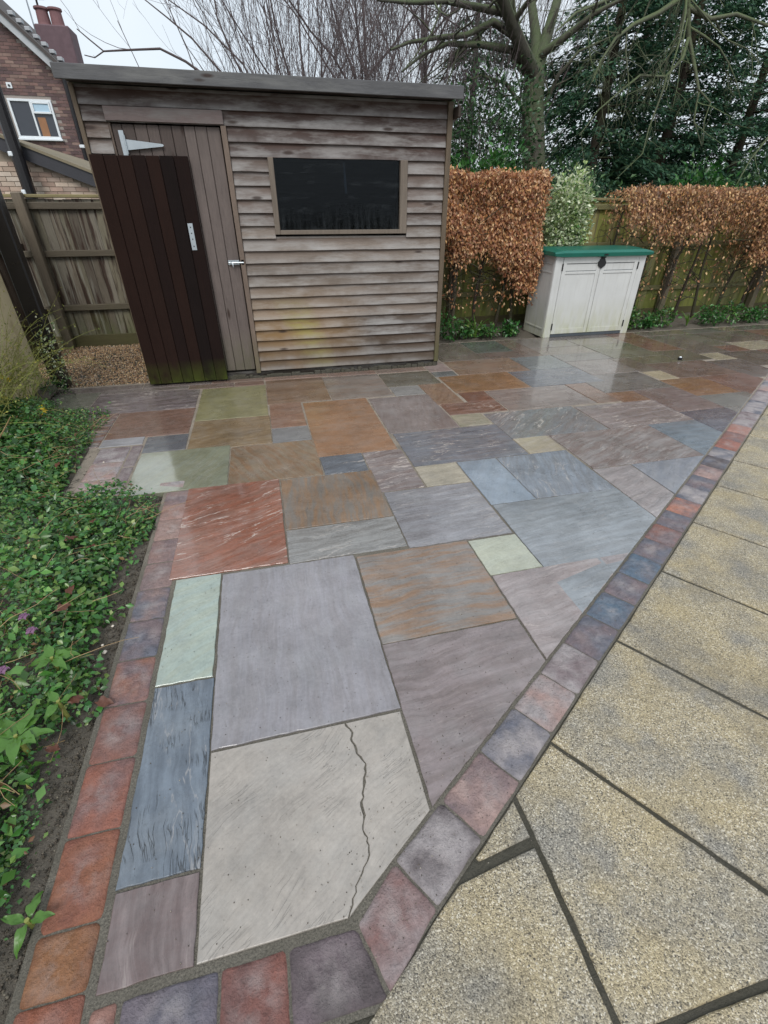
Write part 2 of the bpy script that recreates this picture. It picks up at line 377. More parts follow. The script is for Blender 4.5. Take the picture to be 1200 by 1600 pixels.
M = dict(
    slab=m_slab(), mortar=m_mortar(), paver=m_paver(), agg=m_aggregate(), soil=m_soil(),
    ground=m_soil('garden_earth', (46, 44, 30), (84, 84, 52)),
    gap=m_soil('dark_joint_grit', (54, 54, 47), (108, 104, 92)),
    clad=m_wood('weathered_cladding', 'x', stain_shade=True, grey=(lin(160, 158, 156), .5)),
    trimz=m_wood('weathered_trim', 'z', algae=.5, algae_h=.5), trimx=m_wood('weathered_rail', 'x', grey=(lin(120, 120, 118), .5)),
    doorz=m_wood('dark_door_board', 'z', algae=.62, algae_h=.24, knots=False, contrast=.9, spec=.12, rough=.8),
    fence=m_wood('fence_board', 'z', algae=.7, algae_h=.5, drip=.95, knots=False),
    fence_g=m_wood('green_fence_board', 'z', algae=.75, algae_h=1.3, drip=.55, knots=False),
    railx=m_wood('fence_rail', 'x', knots=False, algae=.15, algae_h=1.2), posty=m_wood('fence_post', 'z', knots=False, algae=.4, algae_h=.6),
    felt=m_plain('roof_felt', lin(70, 78, 66), .85, bump=.6),
    galv=m_plain('galvanised_steel', lin(176, 184, 190), .38, .6, var=.15),
    black=m_plain('black_iron', lin(24, 24, 26), .45), bdark=m_plain('dark_interior', lin(30, 26, 24), .9),
    white=m_plain('white_upvc', lin(226, 232, 236), .3, var=.05), pvc=m_plain('black_pipe', lin(24, 21, 24), .3),
    glass=m_glass('window_glass', (.42, .46, .5, 1)), 
)

g = G('dusty_shed_glass'); o_ = g.obj(); fr = g.n('LayerWeight', {0: .22}).outputs['Fresnel']
t_ = g.n('BsdfTransparent', {0: (.34, .38, .42, 1)}); s_ = g.n('BsdfGlossy', {'Color': (.8, .86, .92, 1), 'Roughness': g.math('MULTIPLY_ADD', g.noise(o_, 4, 3), .15, .02)})
a_ = g.n('MixShader', {0: fr, 1: t_.outputs[0], 2: s_.outputs[0]})
zz_ = g.n('MapRange', {0: g.n('SeparateXYZ', {0: g.pos()}).outputs[2], 1: 1.55, 2: 1.33}).outputs[0]
f_ = g.math('MULTIPLY', zz_, g.ramp(g.noise(g.mul(o_, (26, 1, 3)), 1., 4, .6), [(.42, 0), (.75, .13)]))
f_ = g.math('ADD', f_, g.math('MULTIPLY', g.ramp(g.noise(g.mul(o_, (3, 1, 14)), 1.2, 5, .7), [(.55, 0), (.8, .14)]), 1.))
d_ = g.n('BsdfDiffuse', {0: lin(120, 126, 130)}); b_ = g.n('MixShader', {0: f_, 1: a_.outputs[0], 2: d_.outputs[0]}); g.t.links.new(b_.outputs[0], g.out.inputs[0])
M['shedglass'] = g.m

# ------------------------------------------------------------------ polygon tools (numbers in cm)
def clip(poly, n, d):
    """keep the side n.p <= d"""
    out = []
    for i in range(len(poly)):
        a, b = poly[i], poly[(i+1) % len(poly)]
        sa, sb = n[0]*a[0]+n[1]*a[1]-d, n[0]*b[0]+n[1]*b[1]-d
        if sa <= 0: out.append(a)
        if sa*sb < 0:
            t = sa/(sa-sb); out.append((a[0]+(b[0]-a[0])*t, a[1]+(b[1]-a[1])*t))
    return out
def area(p): return .5*sum(p[i][0]*p[(i+1) % len(p)][1]-p[(i+1) % len(p)][0]*p[i][1] for i in range(len(p)))
def dedup(p, e=.6):
    q = []
    for a in p:
        if not q or math.hypot(a[0]-q[-1][0], a[1]-q[-1][1]) > e: q.append(a)
    if len(q) > 1 and math.hypot(q[0][0]-q[-1][0], q[0][1]-q[-1][1]) < e: q.pop()
    return q
def inset(p, d):
    n = len(p); out = []
    for i in range(n):
        a, b, c = p[i-1], p[i], p[(i+1) % n]
        u = (b[0]-a[0], b[1]-a[1]); v = (c[0]-b[0], c[1]-b[1])
        lu, lv = math.hypot(*u), math.hypot(*v)
        nu, nv = (-u[1]/lu, u[0]/lu), (-v[1]/lv, v[0]/lv)
        k = 1+nu[0]*nv[0]+nu[1]*nv[1]; k = max(k, .35)
        out.append((b[0]+(nu[0]+nv[0])*d/k, b[1]+(nu[1]+nv[1])*d/k))
    return out
def rounded(poly, rs):
    out = []; n_ = len(poly)
    for i in range(n_):
        a, b, c = poly[i-1], poly[i], poly[(i+1) % n_]
        la, lc = math.hypot(a[0]-b[0], a[1]-b[1]), math.hypot(c[0]-b[0], c[1]-b[1]); ta, tc_ = min(.3, rs[i]/la), min(.3, rs[i]/lc)
        P0 = (b[0]+(a[0]-b[0])*ta, b[1]+(a[1]-b[1])*ta); P2 = (b[0]+(c[0]-b[0])*tc_, b[1]+(c[1]-b[1])*tc_)
        out += [P0, ((P0[0]+P2[0])*.29+b[0]*.42, (P0[1]+P2[1])*.29+b[1]*.42), P2]
    return out
def stone(name, poly, mat, parent, rings, seg=5.0, jit=.12, z=0.0, tilt=0.0, smooth=False, color=None, rnd=0, **attrs):
    """a laid stone: outline in cm, rings = [(inset cm, z m), ...] from its foot to its top"""
    if area(poly) < 0: poly = poly[::-1]
    base = poly; rs = [rnd*random.uniform(.6, 1.5) for _ in base]
    shape = lambda d_: rounded(inset(base, d_), rs) if rnd else (inset(base, d_) if d_ else base)
    poly = shape(0)
    cx = sum(p[0] for p in poly)/len(poly); cy = sum(p[1] for p in poly)/len(poly)
    n = len(poly); segs = [max(1, int(math.hypot(poly[(i+1) % n][0]-poly[i][0], poly[(i+1) % n][1]-poly[i][1])/seg)) for i in range(n)]
    tot = sum(segs); J = [(random.uniform(-jit, jit), random.uniform(-jit, jit)) for _ in range(tot)]
    tx, ty = random.uniform(-tilt, tilt), random.uniform(-tilt, tilt)
    vs = []
    for ins, zz in rings:
        q = shape(ins); k = 0
        for i in range(n):
            a, b = q[i], q[(i+1) % n]
            for s_ in range(segs[i]):
                t = s_/segs[i]; x = a[0]+(b[0]-a[0])*t+J[k][0]; y = a[1]+(b[1]-a[1])*t+J[k][1]
                # chipped arrises on the upper rings
                vs.append(((x-cx)*.01, (y-cy)*.01, zz+(x-cx)*tx+(y-cy)*ty)); k += 1
    fs = []
    for r in range(len(rings)-1):
        for k in range(tot):
            fs.append((r*tot+k, r*tot+(k+1) % tot, (r+1)*tot+(k+1) % tot, (r+1)*tot+k))
    fs.append(tuple((len(rings)-1)*tot+k for k in range(tot)))
    me = bpy.data.meshes.new(name); me.from_pydata(vs, [], fs); me.update()
    if smooth:
        me.shade_smooth()
    o = link_mesh(name, me, mat, parent); o.location = (cx*.01, cy*.01, z)
    if color is not None: o.color = color
    for k, v in attrs.items(): o[k] = v
    return o
def sheet(name, poly, z, mat, kind='structure', label=None, cat=None):
    mb = MB(); p = poly if area(poly) > 0 else poly[::-1]; mb.add([(x*.01, y*.01, z) for x, y in p], [tuple(range(len(p)))])
    o = mb.build(name, mat); return tag(o, label, cat, kind=kind)

# ------------------------------------------------------------------ ground and sheets
mb = MB(); mb.add([(-150, -150, -.09), (150, -150, -.09), (150, 150, -.09), (-150, 150, -.09)], [(0, 1, 2, 3)])
tag(mb.build('ground', M['ground']), 'dark garden earth stretching away beyond the fences and trees', 'ground', kind='structure')

KD = (.833, .553); KN = (.553, -.833)          # direction of the diagonal brick edging and its outward normal
def kp(t, d): return (KD[0]*t+KN[0]*d, KD[1]*t+KN[1]*d)
patio = sheet('patio', [(-74.5, 25.5), (7, 25.5), kp(24, -19.3), kp(1050, -19.3), (880, 608), (189, 608), (189, 520), (-118, 520), (-216, 520), (-216, 432),
               (-170, 430), (-138, 362), (-134, 277.5), (-74.5, 277.5)], -.0055, M['mortar'],
               label='wet patio of mixed riven sandstone slabs in front of the timber shed', cat='patio')

# slabs: x0 x1 y0 y1, colour (as seen), second tint, streak angle, streak amount, ripple, fissure, wet
D = lambda *a: a
SL = [
 D(-56.5,-35,20,62.8,(118,98,98),(96,72,72),96,.8,.15,.1,0), D(-57,-35,62.8,126,(98,110,124),(76,86,100),95,.6,.25,1.0,.1),
 D(-57,-35.5,126,188,(144,160,150),(158,164,142),30,.5,.05,0,.05), D(-35.3,29.8,96,187,(134,129,136),(128,120,122),90,.5,0,.05,.1),
 D(29.8,91,40,126,(126,110,112),(110,94,92),6,.7,.1,.05,.05), D(30,91,126,185,(120,112,106),(140,104,74),3,.9,.12,.05,0),
 D(91,119.5,155,184,(160,164,144),(170,170,146),20,.4,0,0,0), D(91,150,90,155,(150,136,136),(132,114,112),8,.6,.35,.1,0), D(150,200,100,155,(146,134,136),(130,116,114),8,.6,.2,.1,0),
 D(-60,-3,188,278,(140,90,76),(150,80,62),22,.7,.9,.1,.15), D(-3,59,217,276,(118,108,98),(146,112,82),88,.8,.05,0,0),
 D(-3,59,187,217,(138,137,135),(118,114,110),6,.7,.5,.1,0), D(59,118.6,185,244.3,(134,132,138),(122,116,118),8,.6,.3,.05,0),
 D(88,119,244.3,273,(168,158,138),(156,148,130),10,.4,.1,0,0), D(88,176,273,331,(106,108,118),(118,112,116),4,.7,.7,.1,.1),
 D(176,205.5,273,300,(164,152,134),(172,158,126),15,.5,.1,0,0), D(119,149,214.5,273,(130,143,158),(136,146,156),60,.4,0,0,.25),
 D(149,205.5,214.5,273,(128,136,148),(120,120,124),70,.6,.45,0,.25), D(119,205.5,120,214.5,(130,136,142),(118,120,122),6,.6,.15,.05,.1),
 D(205.5,236,170,241,(150,138,138),(130,122,122),20,.5,.3,0,0), D(236,298,180,241,(132,132,140),(122,126,140),40,.5,.1,0,.2),
 D(207,298,241,299.5,(138,128,126),(126,104,100),24,.8,.5,.05,.1), D(298,345,230,300,(112,124,136),(104,108,112),5,.5,.1,0,.3),
 D(262,345,299.5,351,(136,122,122),(128,112,110),6,.6,1.0,0,.1), D(175.5,261.5,299.5,355,(118,120,124),(124,110,106),40,.6,.9,0,.1),
 D(146.5,174.7,332,358,(158,150,130),(142,140,116),5,.7,.1,0,0), D(146.5,201.5,358,385.5,(132,92,80),(112,72,62),8,.7,.8,0,0),
 D(86,146,332,416.5,(130,116,114),(122,104,98),80,.5,.05,0,0), D(25,85.5,304,420,(146,106,78),(152,104,70),10,.6,.1,0,0),
 D(26.5,57.3,275.7,304,(98,104,114),(84,88,98),20,.6,.8,.1,0), D(57.3,87.5,245,304,(134,122,122),(124,102,98),8,.7,.9,0,.1),
 D(-36,26.3,277,336,(132,114,92),(138,104,74),115,.8,.15,0,0), D(-98.5,-36,277,340,(130,134,112),(136,134,104),60,.5,.15,0,1.0),
 D(-99.5,-68.4,341,371,(102,100,104),(96,104,112),10,.5,.2,0,.85), D(-132,-68.8,372,431,(132,98,86),(126,88,74),10,.5,.1,0,.7),
 D(-162,-68.8,431,487,(126,112,116),(108,92,92),8,.8,.9,0,.6), D(-165,-132,360,431,(120,108,110),(132,84,70),8,.9,1.0,0,.5),
 D(-132,-101,358,373,(150,148,154),(140,136,140),8,.4,.2,0,.5), D(-204,-162,432,497,(120,120,104),(128,122,112),8,.6,.8,0,.5),
 D(-67.5,-5.8,396,483,(138,132,92),(132,126,86),14,.5,.1,0,0), D(-67.5,-5,337,396,(138,116,86),(132,108,78),14,.8,.2,0,0),
 D(-6,53,423,495,(128,98,76),(118,90,72),8,.5,0,0,0), D(53,113,420,493,(126,116,108),(134,104,88),8,.5,.1,0,0),
 D(113,170.5,446,491,(98,94,80),(104,92,74),8,.6,.05,0,0), D(113.5,144.5,417.5,445,(132,130,128),(138,136,128),8,.4,.1,0,0),
 D(144.5,171.5,385.5,445,(144,112,90),(138,104,84),60,.6,.1,0,0), D(-5,24.5,365,422.5,(138,98,82),(130,92,78),8,.6,.3,0,0),
 D(-5,25,336,365,(122,122,124),(112,112,114),5,.5,0,0,0), D(170.5,196.5,466.5,484,(106,108,108),(100,100,100),5,.4,0,0,0),
 D(173,253.5,412,466,(146,106,72),(134,98,72),5,.7,.1,0,0), D(198,282,466,519,(142,116,98),(138,106,88),4,.8,.1,0,0),
 D(197.5,252,520,604,(122,108,98),(112,98,88),4,.4,0,0,0), D(252,303.5,547,604,(96,100,92),(88,90,84),4,.4,0,0,0),
 D(252,303.5,519,547,(118,98,90),(112,92,84),4,.5,0,0,0), D(303.5,328,519,604,(122,102,92),(132,106,94),4,.5,0,0,0),
 D(174.5,202,385.5,412,(122,78,64),(110,68,58),4,.5,.1,0,0), D(202,290,355.5,411,(138,122,116),(126,110,106),3,.8,.3,0,.2),
 D(254,337,411.5,465,(106,110,120),(100,98,104),3,.7,.6,0,.2), D(282,337,465,518,(112,118,120),(108,112,112),3,.5,.1,0,.2),
 D(337,397,432.5,486,(132,120,114),(118,108,104),3,.5,.1,0,.2), D(290,314,355,411,(134,104,90),(124,98,88),3,.5,.1,0,.1),
 D(314,394,378,432.5,(116,108,104),(104,96,92),3,.6,.1,0,.1), D(314,345,351.5,378,(138,98,76),(126,92,76),3,.5,.1,0,0),
 D(345,394.5,318,378,(120,98,96),(112,92,92),3,.6,.3,0,0), D(345,400,240,318,(98,92,104),(88,84,98),3,.6,.2,0,.1),
 D(394.5,450,290,350,(116,116,112),(108,108,106),3,.5,.1,0,.1), D(394.5,446.5,350,401,(136,96,74),(146,106,72),3,.9,.1,0,0),
 D(397,421,401,430,(178,162,132),(168,152,122),3,.4,0,0,0), D(397,421,430,486,(112,98,86),(106,92,82),3,.4,0,0,.1),
 D(421,501,401,456,(116,92,84),(108,86,80),3,.4,.05,0,0), D(421,472,456,486,(112,104,82),(104,98,78),3,.4,0,0,0),
 D(446.5,505,340,401,(120,86,80),(110,78,74),3,.4,.1,0,0), D(472,518.5,456,504,(106,96,82),(98,94,78),3,.4,0,0,0),
 D(337,403,486,518,(116,110,106),(110,102,98),3,.4,0,0,.2), D(328,403,518,552,(126,112,104),(112,100,96),3,.4,0,0,.2),
 D(403,472,486,552,(108,104,84),(100,92,76),3,.5,0,0,.1), D(328,400,552,604,(122,112,106),(116,104,98),3,.4,0,0,.2),
 D(400,472,552,604,(120,108,100),(110,98,92),3,.4,0,0,.1), D(472,518.5,504,604,(126,88,74),(116,80,68),3,.5,0,0,0),
 D(501,546,385,450,(108,96,92),(100,90,88),3,.4,0,0,0), D(518.5,547,450,480,(172,158,130),(160,148,124),3,.4,0,0,0),
 D(518.5,568,480,577,(110,96,88),(104,92,86),3,.4,0,0,0), D(518.5,600,577,604,(120,104,94),(110,94,86),3,.4,0,0,0),
 D(547,605,420,480,(104,92,84),(98,88,84),3,.4,0,0,0), D(568,600,480,508,(124,84,74),(114,78,68),3,.4,0,0,0),
 D(568,600,508,577,(112,102,88),(104,96,86),3,.4,0,0,0), D(600,660,480,520,(172,160,134),(150,138,118),3,.6,0,0,0),
 D(600,690,520,577,(112,94,84),(102,88,82),3,.5,0,0,0), D(600,660,577,604,(106,98,90),(100,90,84),3,.4,0,0,0),
 D(660,690,577,604,(130,108,90),(116,98,86),3,.4,0,0,0), D(605,680,440,480,(122,86,78),(112,80,72),3,.4,0,0,0), D(660,720,480,520,(118,90,80),(108,84,78),3,.4,0,0,0),
 D(690,780,520,577,(124,84,70),(114,78,68),3,.4,0,0,0), D(690,750,577,604,(110,98,90),(100,92,84),3,.4,0,0,0), D(750,850,577,604,(120,100,88),(108,92,84),3,.4,0,0,0),
 D(780,850,530,577,(108,98,92),(100,90,84),3,.4,0,0,0), D(720,790,480,520,(110,100,92),(100,90,84),3,.4,0,0,0),
 # thin cut pieces against the shed and the gravel
 D(-204,-126,498,514,(118,104,100),(110,98,94),3,.5,.2,0,.3), D(-162,-81,488,498,(124,110,106),(114,102,98),3,.5,.2,0,.3), D(-126,-60,499,515,(120,104,100),(104,96,92),3,.5,.2,0,.2),
 D(-81,-37,484,498.5,(126,100,92),(112,94,88),3,.5,.1,0,.1), D(-37,-7,484,497,(128,96,84),(118,90,82),3,.5,.1,0,0), D(-60,-7,499,508,(128,100,88),(116,94,86),3,.5,.1,0,0),
 D(-7,60,496.5,508,(150,116,102),(134,108,100),3,.5,.1,0,0), D(60,113,494.5,508,(142,108,96),(128,104,96),3,.5,.1,0,0), D(113,170,493,508,(138,116,106),(148,110,92),3,.5,.1,0,0),
 D(171,196.5,485,520,(156,132,128),(146,124,120),3,.4,.1,0,.1),
]
KIN = -35.6
for i, (x0, x1, y0, y1, c1, c2, ang, amt, rip, fis, wet) in enumerate(SL):
    j = .40
    p = [(x0+j, y0+j), (x1-j, y0+j), (x1-j, y1-j), (x0+j, y1-j)]
    p = [(a+random.uniform(-.22, .22), b+random.uniform(-.22, .22)) for a, b in p]
    p = clip(p, KN, KIN)
    if y0 < 60: p = clip(p, (0, -1), -43.2)
    p = dedup(p)
    if len(p) < 3 or abs(area(p)) < 30: continue
    stone('paving_slab', p, M['slab'], patio, [(-.2, -.03), (0, -.006), (.05, -.0016), (.22, 0)], seg=2.8, jit=.17, z=random.uniform(-.001, .0012), tilt=.000012,
          color=lin(*dull(c1, .20), .97), tint2=lin(*dull(c2, .12), .84)[:3], ang=R(-ang), amt=amt, rip=rip, fis=fis, wet=wet)
# the big cracked slab at the front: two halves parted by one crack that runs right through, one object
def crack_slab():
    crk = [(9.6, 95.4), (11.3, 91.5), (10.6, 88.5), (11.5, 84), (13.6, 80), (12.3, 76), (10.9, 71.5), (9.9, 68), (9.6, 64), (9.2, 60.5), (9.8, 57.6), (8.6, 54), (5.6, 50.4), (3.2, 46.8), (1.5, 43.2)]
    fine = []
    for a, b in zip(crk, crk[1:]):
        fine.append(a)
        for t in (.33, .66): fine.append((a[0]+(b[0]-a[0])*t+random.uniform(-.45, .45), a[1]+(b[1]-a[1])*t))
    fine.append(crk[-1])
    g_ = lambda k: random.choice([.14, .18, .22, .3, .42]) if k < len(fine)*.55 else random.uniform(.06, .16)
    L = [(-34.7, 95.4), (-34.7, 43.2)] + [(x-g_(k), y) for k, (x, y) in reversed(list(enumerate(fine)))]
    cut = clip([(0, 43.2), (29.2, 43.2), (29.2, 95.4), (0, 95.4)], KN, KIN)
    Rr = [(x+g_(k), y) for k, (x, y) in enumerate(fine)]
    tail = [q for q in dedup(cut) if q[0] > 12]; tail = sorted(tail, key=lambda q: q[1])
    foot = [q for q in dedup(cut) if q[0] <= 12 and q[0] > 1.8 and q[1] < 60]
    Rr += sorted(foot, key=lambda q: q[0]) + tail
    col = lin(156, 149, 141, .93); mb_ = []
    kw = dict(color=col, tint2=lin(148, 139, 130, .94)[:3], ang=R(-35), amt=.25, rip=.06, fis=.30, wet=.05)
    a = stone('paving_slab', L, M['slab'], patio, [(0, -.03), (0, -.004), (.08, -.0012), (.25, 0)], seg=4, jit=.05, **kw)
    b = stone('paving_slab', Rr, M['slab'], patio, [(0, -.03), (0, -.004), (.08, -.0012), (.25, 0)], seg=4, jit=.05, **kw)
    bm = bmesh.new(); bm.from_mesh(a.data); off = b.location-a.location
    b.data.transform(Matrix.Translation(off+Vector((0, 0, -.0018)))); bm.from_mesh(b.data); bm.to_mesh(a.data); bm.free()
    bpy.data.objects.remove(b); a['label'] = 'large beige slab with a crack running right through it'
crack_slab()

# ------------------------------------------------------------------ brick edging
edging = empty('brick_edging', (0, 0, 0)); tag(edging, 'single course of tumbled red and blue blocks edging the patio on its left and diagonal sides', 'brick edging', kind='structure')
BR = [(0, -.05), (0, -.007), (.22, -.0030), (.8, -.0008), (2.0, .0005)]
def brick(poly, c1, c2):
    return stone('brick', poly, M['paver'], edging, BR, seg=2.5, jit=.13, rnd=.9, z=random.uniform(-.0015, .001), tilt=.00006, smooth=True, color=lin(*dull(c1, .14), .98), tint2=lin(*dull(c2, .16), 1.0)[:3])
RED, ORG, MAU, SLA, BLU, PAL, DRK, PNK = (140, 84, 76), (150, 98, 66), (118, 98, 104), (98, 98, 112), (84, 104, 124), (156, 146, 148), (86, 74, 78), (162, 128, 124)
ts = [42.0, 62.9, 83.9, 105.6, 126, 146.3, 168, 188, 207, 227.5, 246, 264.5, 284, 304]
while ts[-1] < 1040: ts.append(ts[-1]+20.1)
tc_ = [(DRK, PAL), (MAU, PNK), (SLA, PAL), (PAL, PNK), (MAU, PAL), (MAU, SLA), (SLA, BLU), (SLA, MAU), (BLU, SLA), (MAU, SLA), (RED, MAU), (SLA, MAU), ((176, 108, 92), MAU),
       (SLA, PAL), (MAU, SLA), (MAU, PNK), (DRK, SLA), (PAL, SLA), ((160, 92, 84), RED), (RED, MAU), ((164, 100, 90), PNK), (PAL, MAU)]
for k in range(len(ts)-1):
    a, b = ts[k]+.16, ts[k+1]-.16
    c = tc_[k] if k < len(tc_) else random.choice([(MAU, PAL), (SLA, PAL), (RED, MAU), (PAL, PNK)])
    brick([kp(a, -34.6), kp(a, -20.0), kp(b, -20.0), kp(b, -34.6)], *c)
brick([(3.6, 41.4), (8.3, 27.6), kp(41.6, -20.0), kp(41.6, -34.6)], (128, 84, 84), (150, 132, 134))
brick([(-13.6, 40.9), (-13.5, 27.0), (7.9, 26.8), (3.1, 40.9)], DRK, (112, 94, 102))
brick([(-29.1, 41.0), (-29.0, 27.4), (-13.9, 27.0), (-14.0, 41.0)], (140, 78, 72), (118, 74, 74))
brick([(-50.3, 41.0), (-50.2, 27.6), (-29.4, 27.4), (-29.6, 41.0)], (94, 92, 108), (112, 100, 112))
brick([(-56.8, 41.0), (-56.8, 28.0), (-51.2, 27.8), (-51.2, 41.0)], (156, 108, 100), RED)
yl = [27.5, 44.5, 57.5, 79, 100.4, 121.5, 142.2, 163.6, 184, 204, 224, 244, 261, 277]
lc = [((150, 78, 58), RED), ((148, 96, 62), (126, 74, 52)), ((136, 76, 66), (150, 88, 66)), ((152, 86, 74), (128, 88, 88)), ((124, 96, 98), (136, 84, 76)), ((118, 94, 100), (148, 96, 84)),
      (SLA, MAU), ((140, 112, 110), SLA), ((142, 112, 110), (126, 104, 106)), ((144, 110, 106), MAU), ((150, 118, 112), PNK), (PNK, (150, 110, 102)), ((150, 118, 112), MAU)]
for k in range(len(yl)-1):
    brick([(-72.6, yl[k]+.15), (-58.4, yl[k]+.15), (-58.4, yl[k+1]-.15), (-72.8, yl[k+1]-.15)], *lc[k])
for x0, x1, c in ((-80.2, -61.6, PNK), (-101, -81, MAU), (-123, -101.8, (128, 116, 118))):
    brick([(x0, 278.6), (x1, 278.6), (x1, 291.6), (x0, 291.6)], c, PAL)
for y0, y1, c in ((293, 304, PNK), (305, 330, PNK), (331, 356, MAU)):
    brick([(-129.5, y0), (-108.6, y0), (-108.6, y1), (-129.5, y1)], c, PAL)
for y0, y1 in ((293, 320), (321, 356)):
    brick([(-107.6, y0), (-100, y0), (-100, y1), (-107.6, y1)], (140, 128, 128), MAU)

# ------------------------------------------------------------------ terrace of exposed aggregate slabs on the right
terr_out = [kp(0, -19), kp(1050, -19), kp(1050, 330), kp(200, 330), (260, -160), (-60, -160), (-60, 25.4), (8, 25.4)]
terrace = sheet('terrace', [(-60, 25.3), (-60, -160), (300, -160), kp(1050, 330), kp(1050, -19.3), kp(24, -19.7), (7.2, 26.2)], -.0085, M['gap'],
                label='buff exposed aggregate terrace beyond the diagonal brick edging on the right', cat='terrace')
TR = [(0, -.04), (0, -.006), (.25, -.0018), (.8, 0)]
def tslab(poly):
    poly = dedup(poly)
    if len(poly) < 3 or abs(area(poly)) < 60: return
    stone('paving_slab', poly, M['agg'], terrace, TR, seg=5, jit=.2, z=random.uniform(-.001, .001), tilt=.00001)
tj = [102.4, 162, 222, 280, 338, 387]
while tj[-1] < 1000: tj.append(tj[-1]+60)
for k in range(len(tj)-1):
    for r in range(5):
        d0 = -18.9 if r == 0 else -18.9+60.6*r+.6
        tslab([kp(tj[k]+.85, d0), kp(tj[k]+.85, -18.9+60.6*(r+1)-.6), kp(tj[k+1]-.85, -18.9+60.6*(r+1)-.6), kp(tj[k+1]-.85, d0)])
def tclip(poly, kerb=True, j2=True):
    if kerb: poly = clip(poly, (-KN[0], -KN[1]), 18.9)
    if j2: poly = clip(poly, KD, 101.8)
    return poly
tslab(tclip([(56, 9.4), (116, 9.4), (116, 140), (56, 140)])[:])
tslab(tclip([(117.2, 9.4), (240, 9.4), (240, -60), (117.2, -60)][::-1]))
tslab(tclip([(-4.5, -12), (54.2, -12), (54.2, 46.0), (30, 43.0), (4, 26.2), (-4.5, 26.2)]))
tslab(clip(clip([(38, 46.6), (54.4, 48.6), (54.2, 62), (30, 62)], (-KN[0], -KN[1]), 18.9), KD, 101))
for (x0, x1, y0, y1) in ((56, 116, -52, 8.0), (117.2, 177, -52, 8.0), (-4.5, 54.4, -73, -13.2), (-59, -5.7, -35, 26.0), (56, 116, -113, -53.2), (-59, -5.7, -96, -36.2), (-4.5, 54.4, -134, -74.2), (117.2, 177, -113, -53.2)):
    tslab([(x0, y0), (x1, y0), (x1, y1), (x0, y1)])

# ------------------------------------------------------------------ soil beds
def bumpy(name, x0, x1, y0, y1, zf, mat, step=.05, mask=None):
    nx = int((x1-x0)/step)+1; ny = int((y1-y0)/step)+1
    X, Y = np.meshgrid(np.linspace(x0, x1, nx), np.linspace(y0, y1, ny)); Z = zf(X, Y)+RNG.normal(size=X.shape)*.004
    V = np.stack([X, Y, Z], -1).reshape(-1, 3); ii = np.arange(nx*ny).reshape(ny, nx)
    F = np.stack([ii[:-1, :-1], ii[:-1, 1:], ii[1:, 1:], ii[1:, :-1]], -1).reshape(-1, 4)
    if mask is not None: F = F[mask(V[F].mean(1))]
    return np_mesh(name, V, F, mat, smooth=True)
def bed_h(X, Y):
    d = np.clip((-.74-X), 0, .6); z = -.02+.10*d+.012*np.sin(X*17+Y*5)*np.sin(Y*13)
    z = np.where(X > -.80, np.minimum(z, -.012), z)
    near = (Y > 2.74) & (X > -1.75+(3.6-np.clip(Y, 0, 3.6))*.3)
    return np.where(near | ((Y > 2.70) & (X > -1.4)), np.minimum(z, -.010), z)
def bed_mask(c):
    x, y = c[:, 0], c[:, 1]
    return ((y < 2.80) | (x < -1.27)) & ((y < 3.66) | (x < -1.30-(y-3.62)*.5)) & ((y < 4.38) | (x < -2.0))
bed = bumpy('flower_bed_soil', -2.9, -.735, -.6, 5.2, bed_h, M['soil'], .02, bed_mask)
tag(bed, 'dark wet soil of the planted bed left of the patio edging', 'flower bed', kind='structure')
bed2 = bumpy('hedge_bed_soil', 1.9, 9.2, 6.10, 7.2, lambda X, Y: -.03+.02*np.sin(X*9)*np.sin(Y*11)+.04*(Y-6.1), M['soil'], .06)
tag(bed2, 'narrow soil strip under the hedges along the right fence', 'flower bed', kind='structure')
grs = sheet('gravel_bed', [(-330, 521), (-118, 521), (-118, 705), (-330, 705)], -.03, M['gap'], label='base of the gravel patch between shed and left fence', cat='gravel base')
n = 13000
P = np.stack([RNG.uniform(-3.0, -1.15, n), RNG.uniform(5.18, 7.05, n), RNG.uniform(-.026, -.004, n)], 1)
OC = np.array([(1,0,0),(-1,0,0),(0,1,0),(0,-1,0),(0,0,1),(0,0,-1)], float)
OF = np.array([(0,2,4),(2,1,4),(1,3,4),(3,0,4),(2,0,5),(1,2,5),(3,1,5),(0,3,5)])
s = RNG.uniform(.004, .009, (n, 1, 1)); A = rdir(n); B = np.cross(A, rdir(n)); B /= np.linalg.norm(B, axis=1, keepdims=True); C_ = np.cross(A, B)
T = OC[None]*np.array([1.3, 1, .65])[None, None]
V = P[:, None]+s*(T[..., 0:1]*A[:, None]+T[..., 1:2]*B[:, None]+T[..., 2:3]*C_[:, None])
gv = np_mesh('gravel', V.reshape(-1, 3), (OF[None]+(np.arange(n)*6)[:, None, None]).reshape(-1, 3),
             m_leaf('pea_gravel', [(146, 112, 78), (182, 146, 106), (214, 186, 150), (160, 122, 88), (230, 214, 192)], .5, 0.0))
tag(gv, 'golden brown pea gravel filling the gap between shed and fence', 'gravel', kind='stuff')

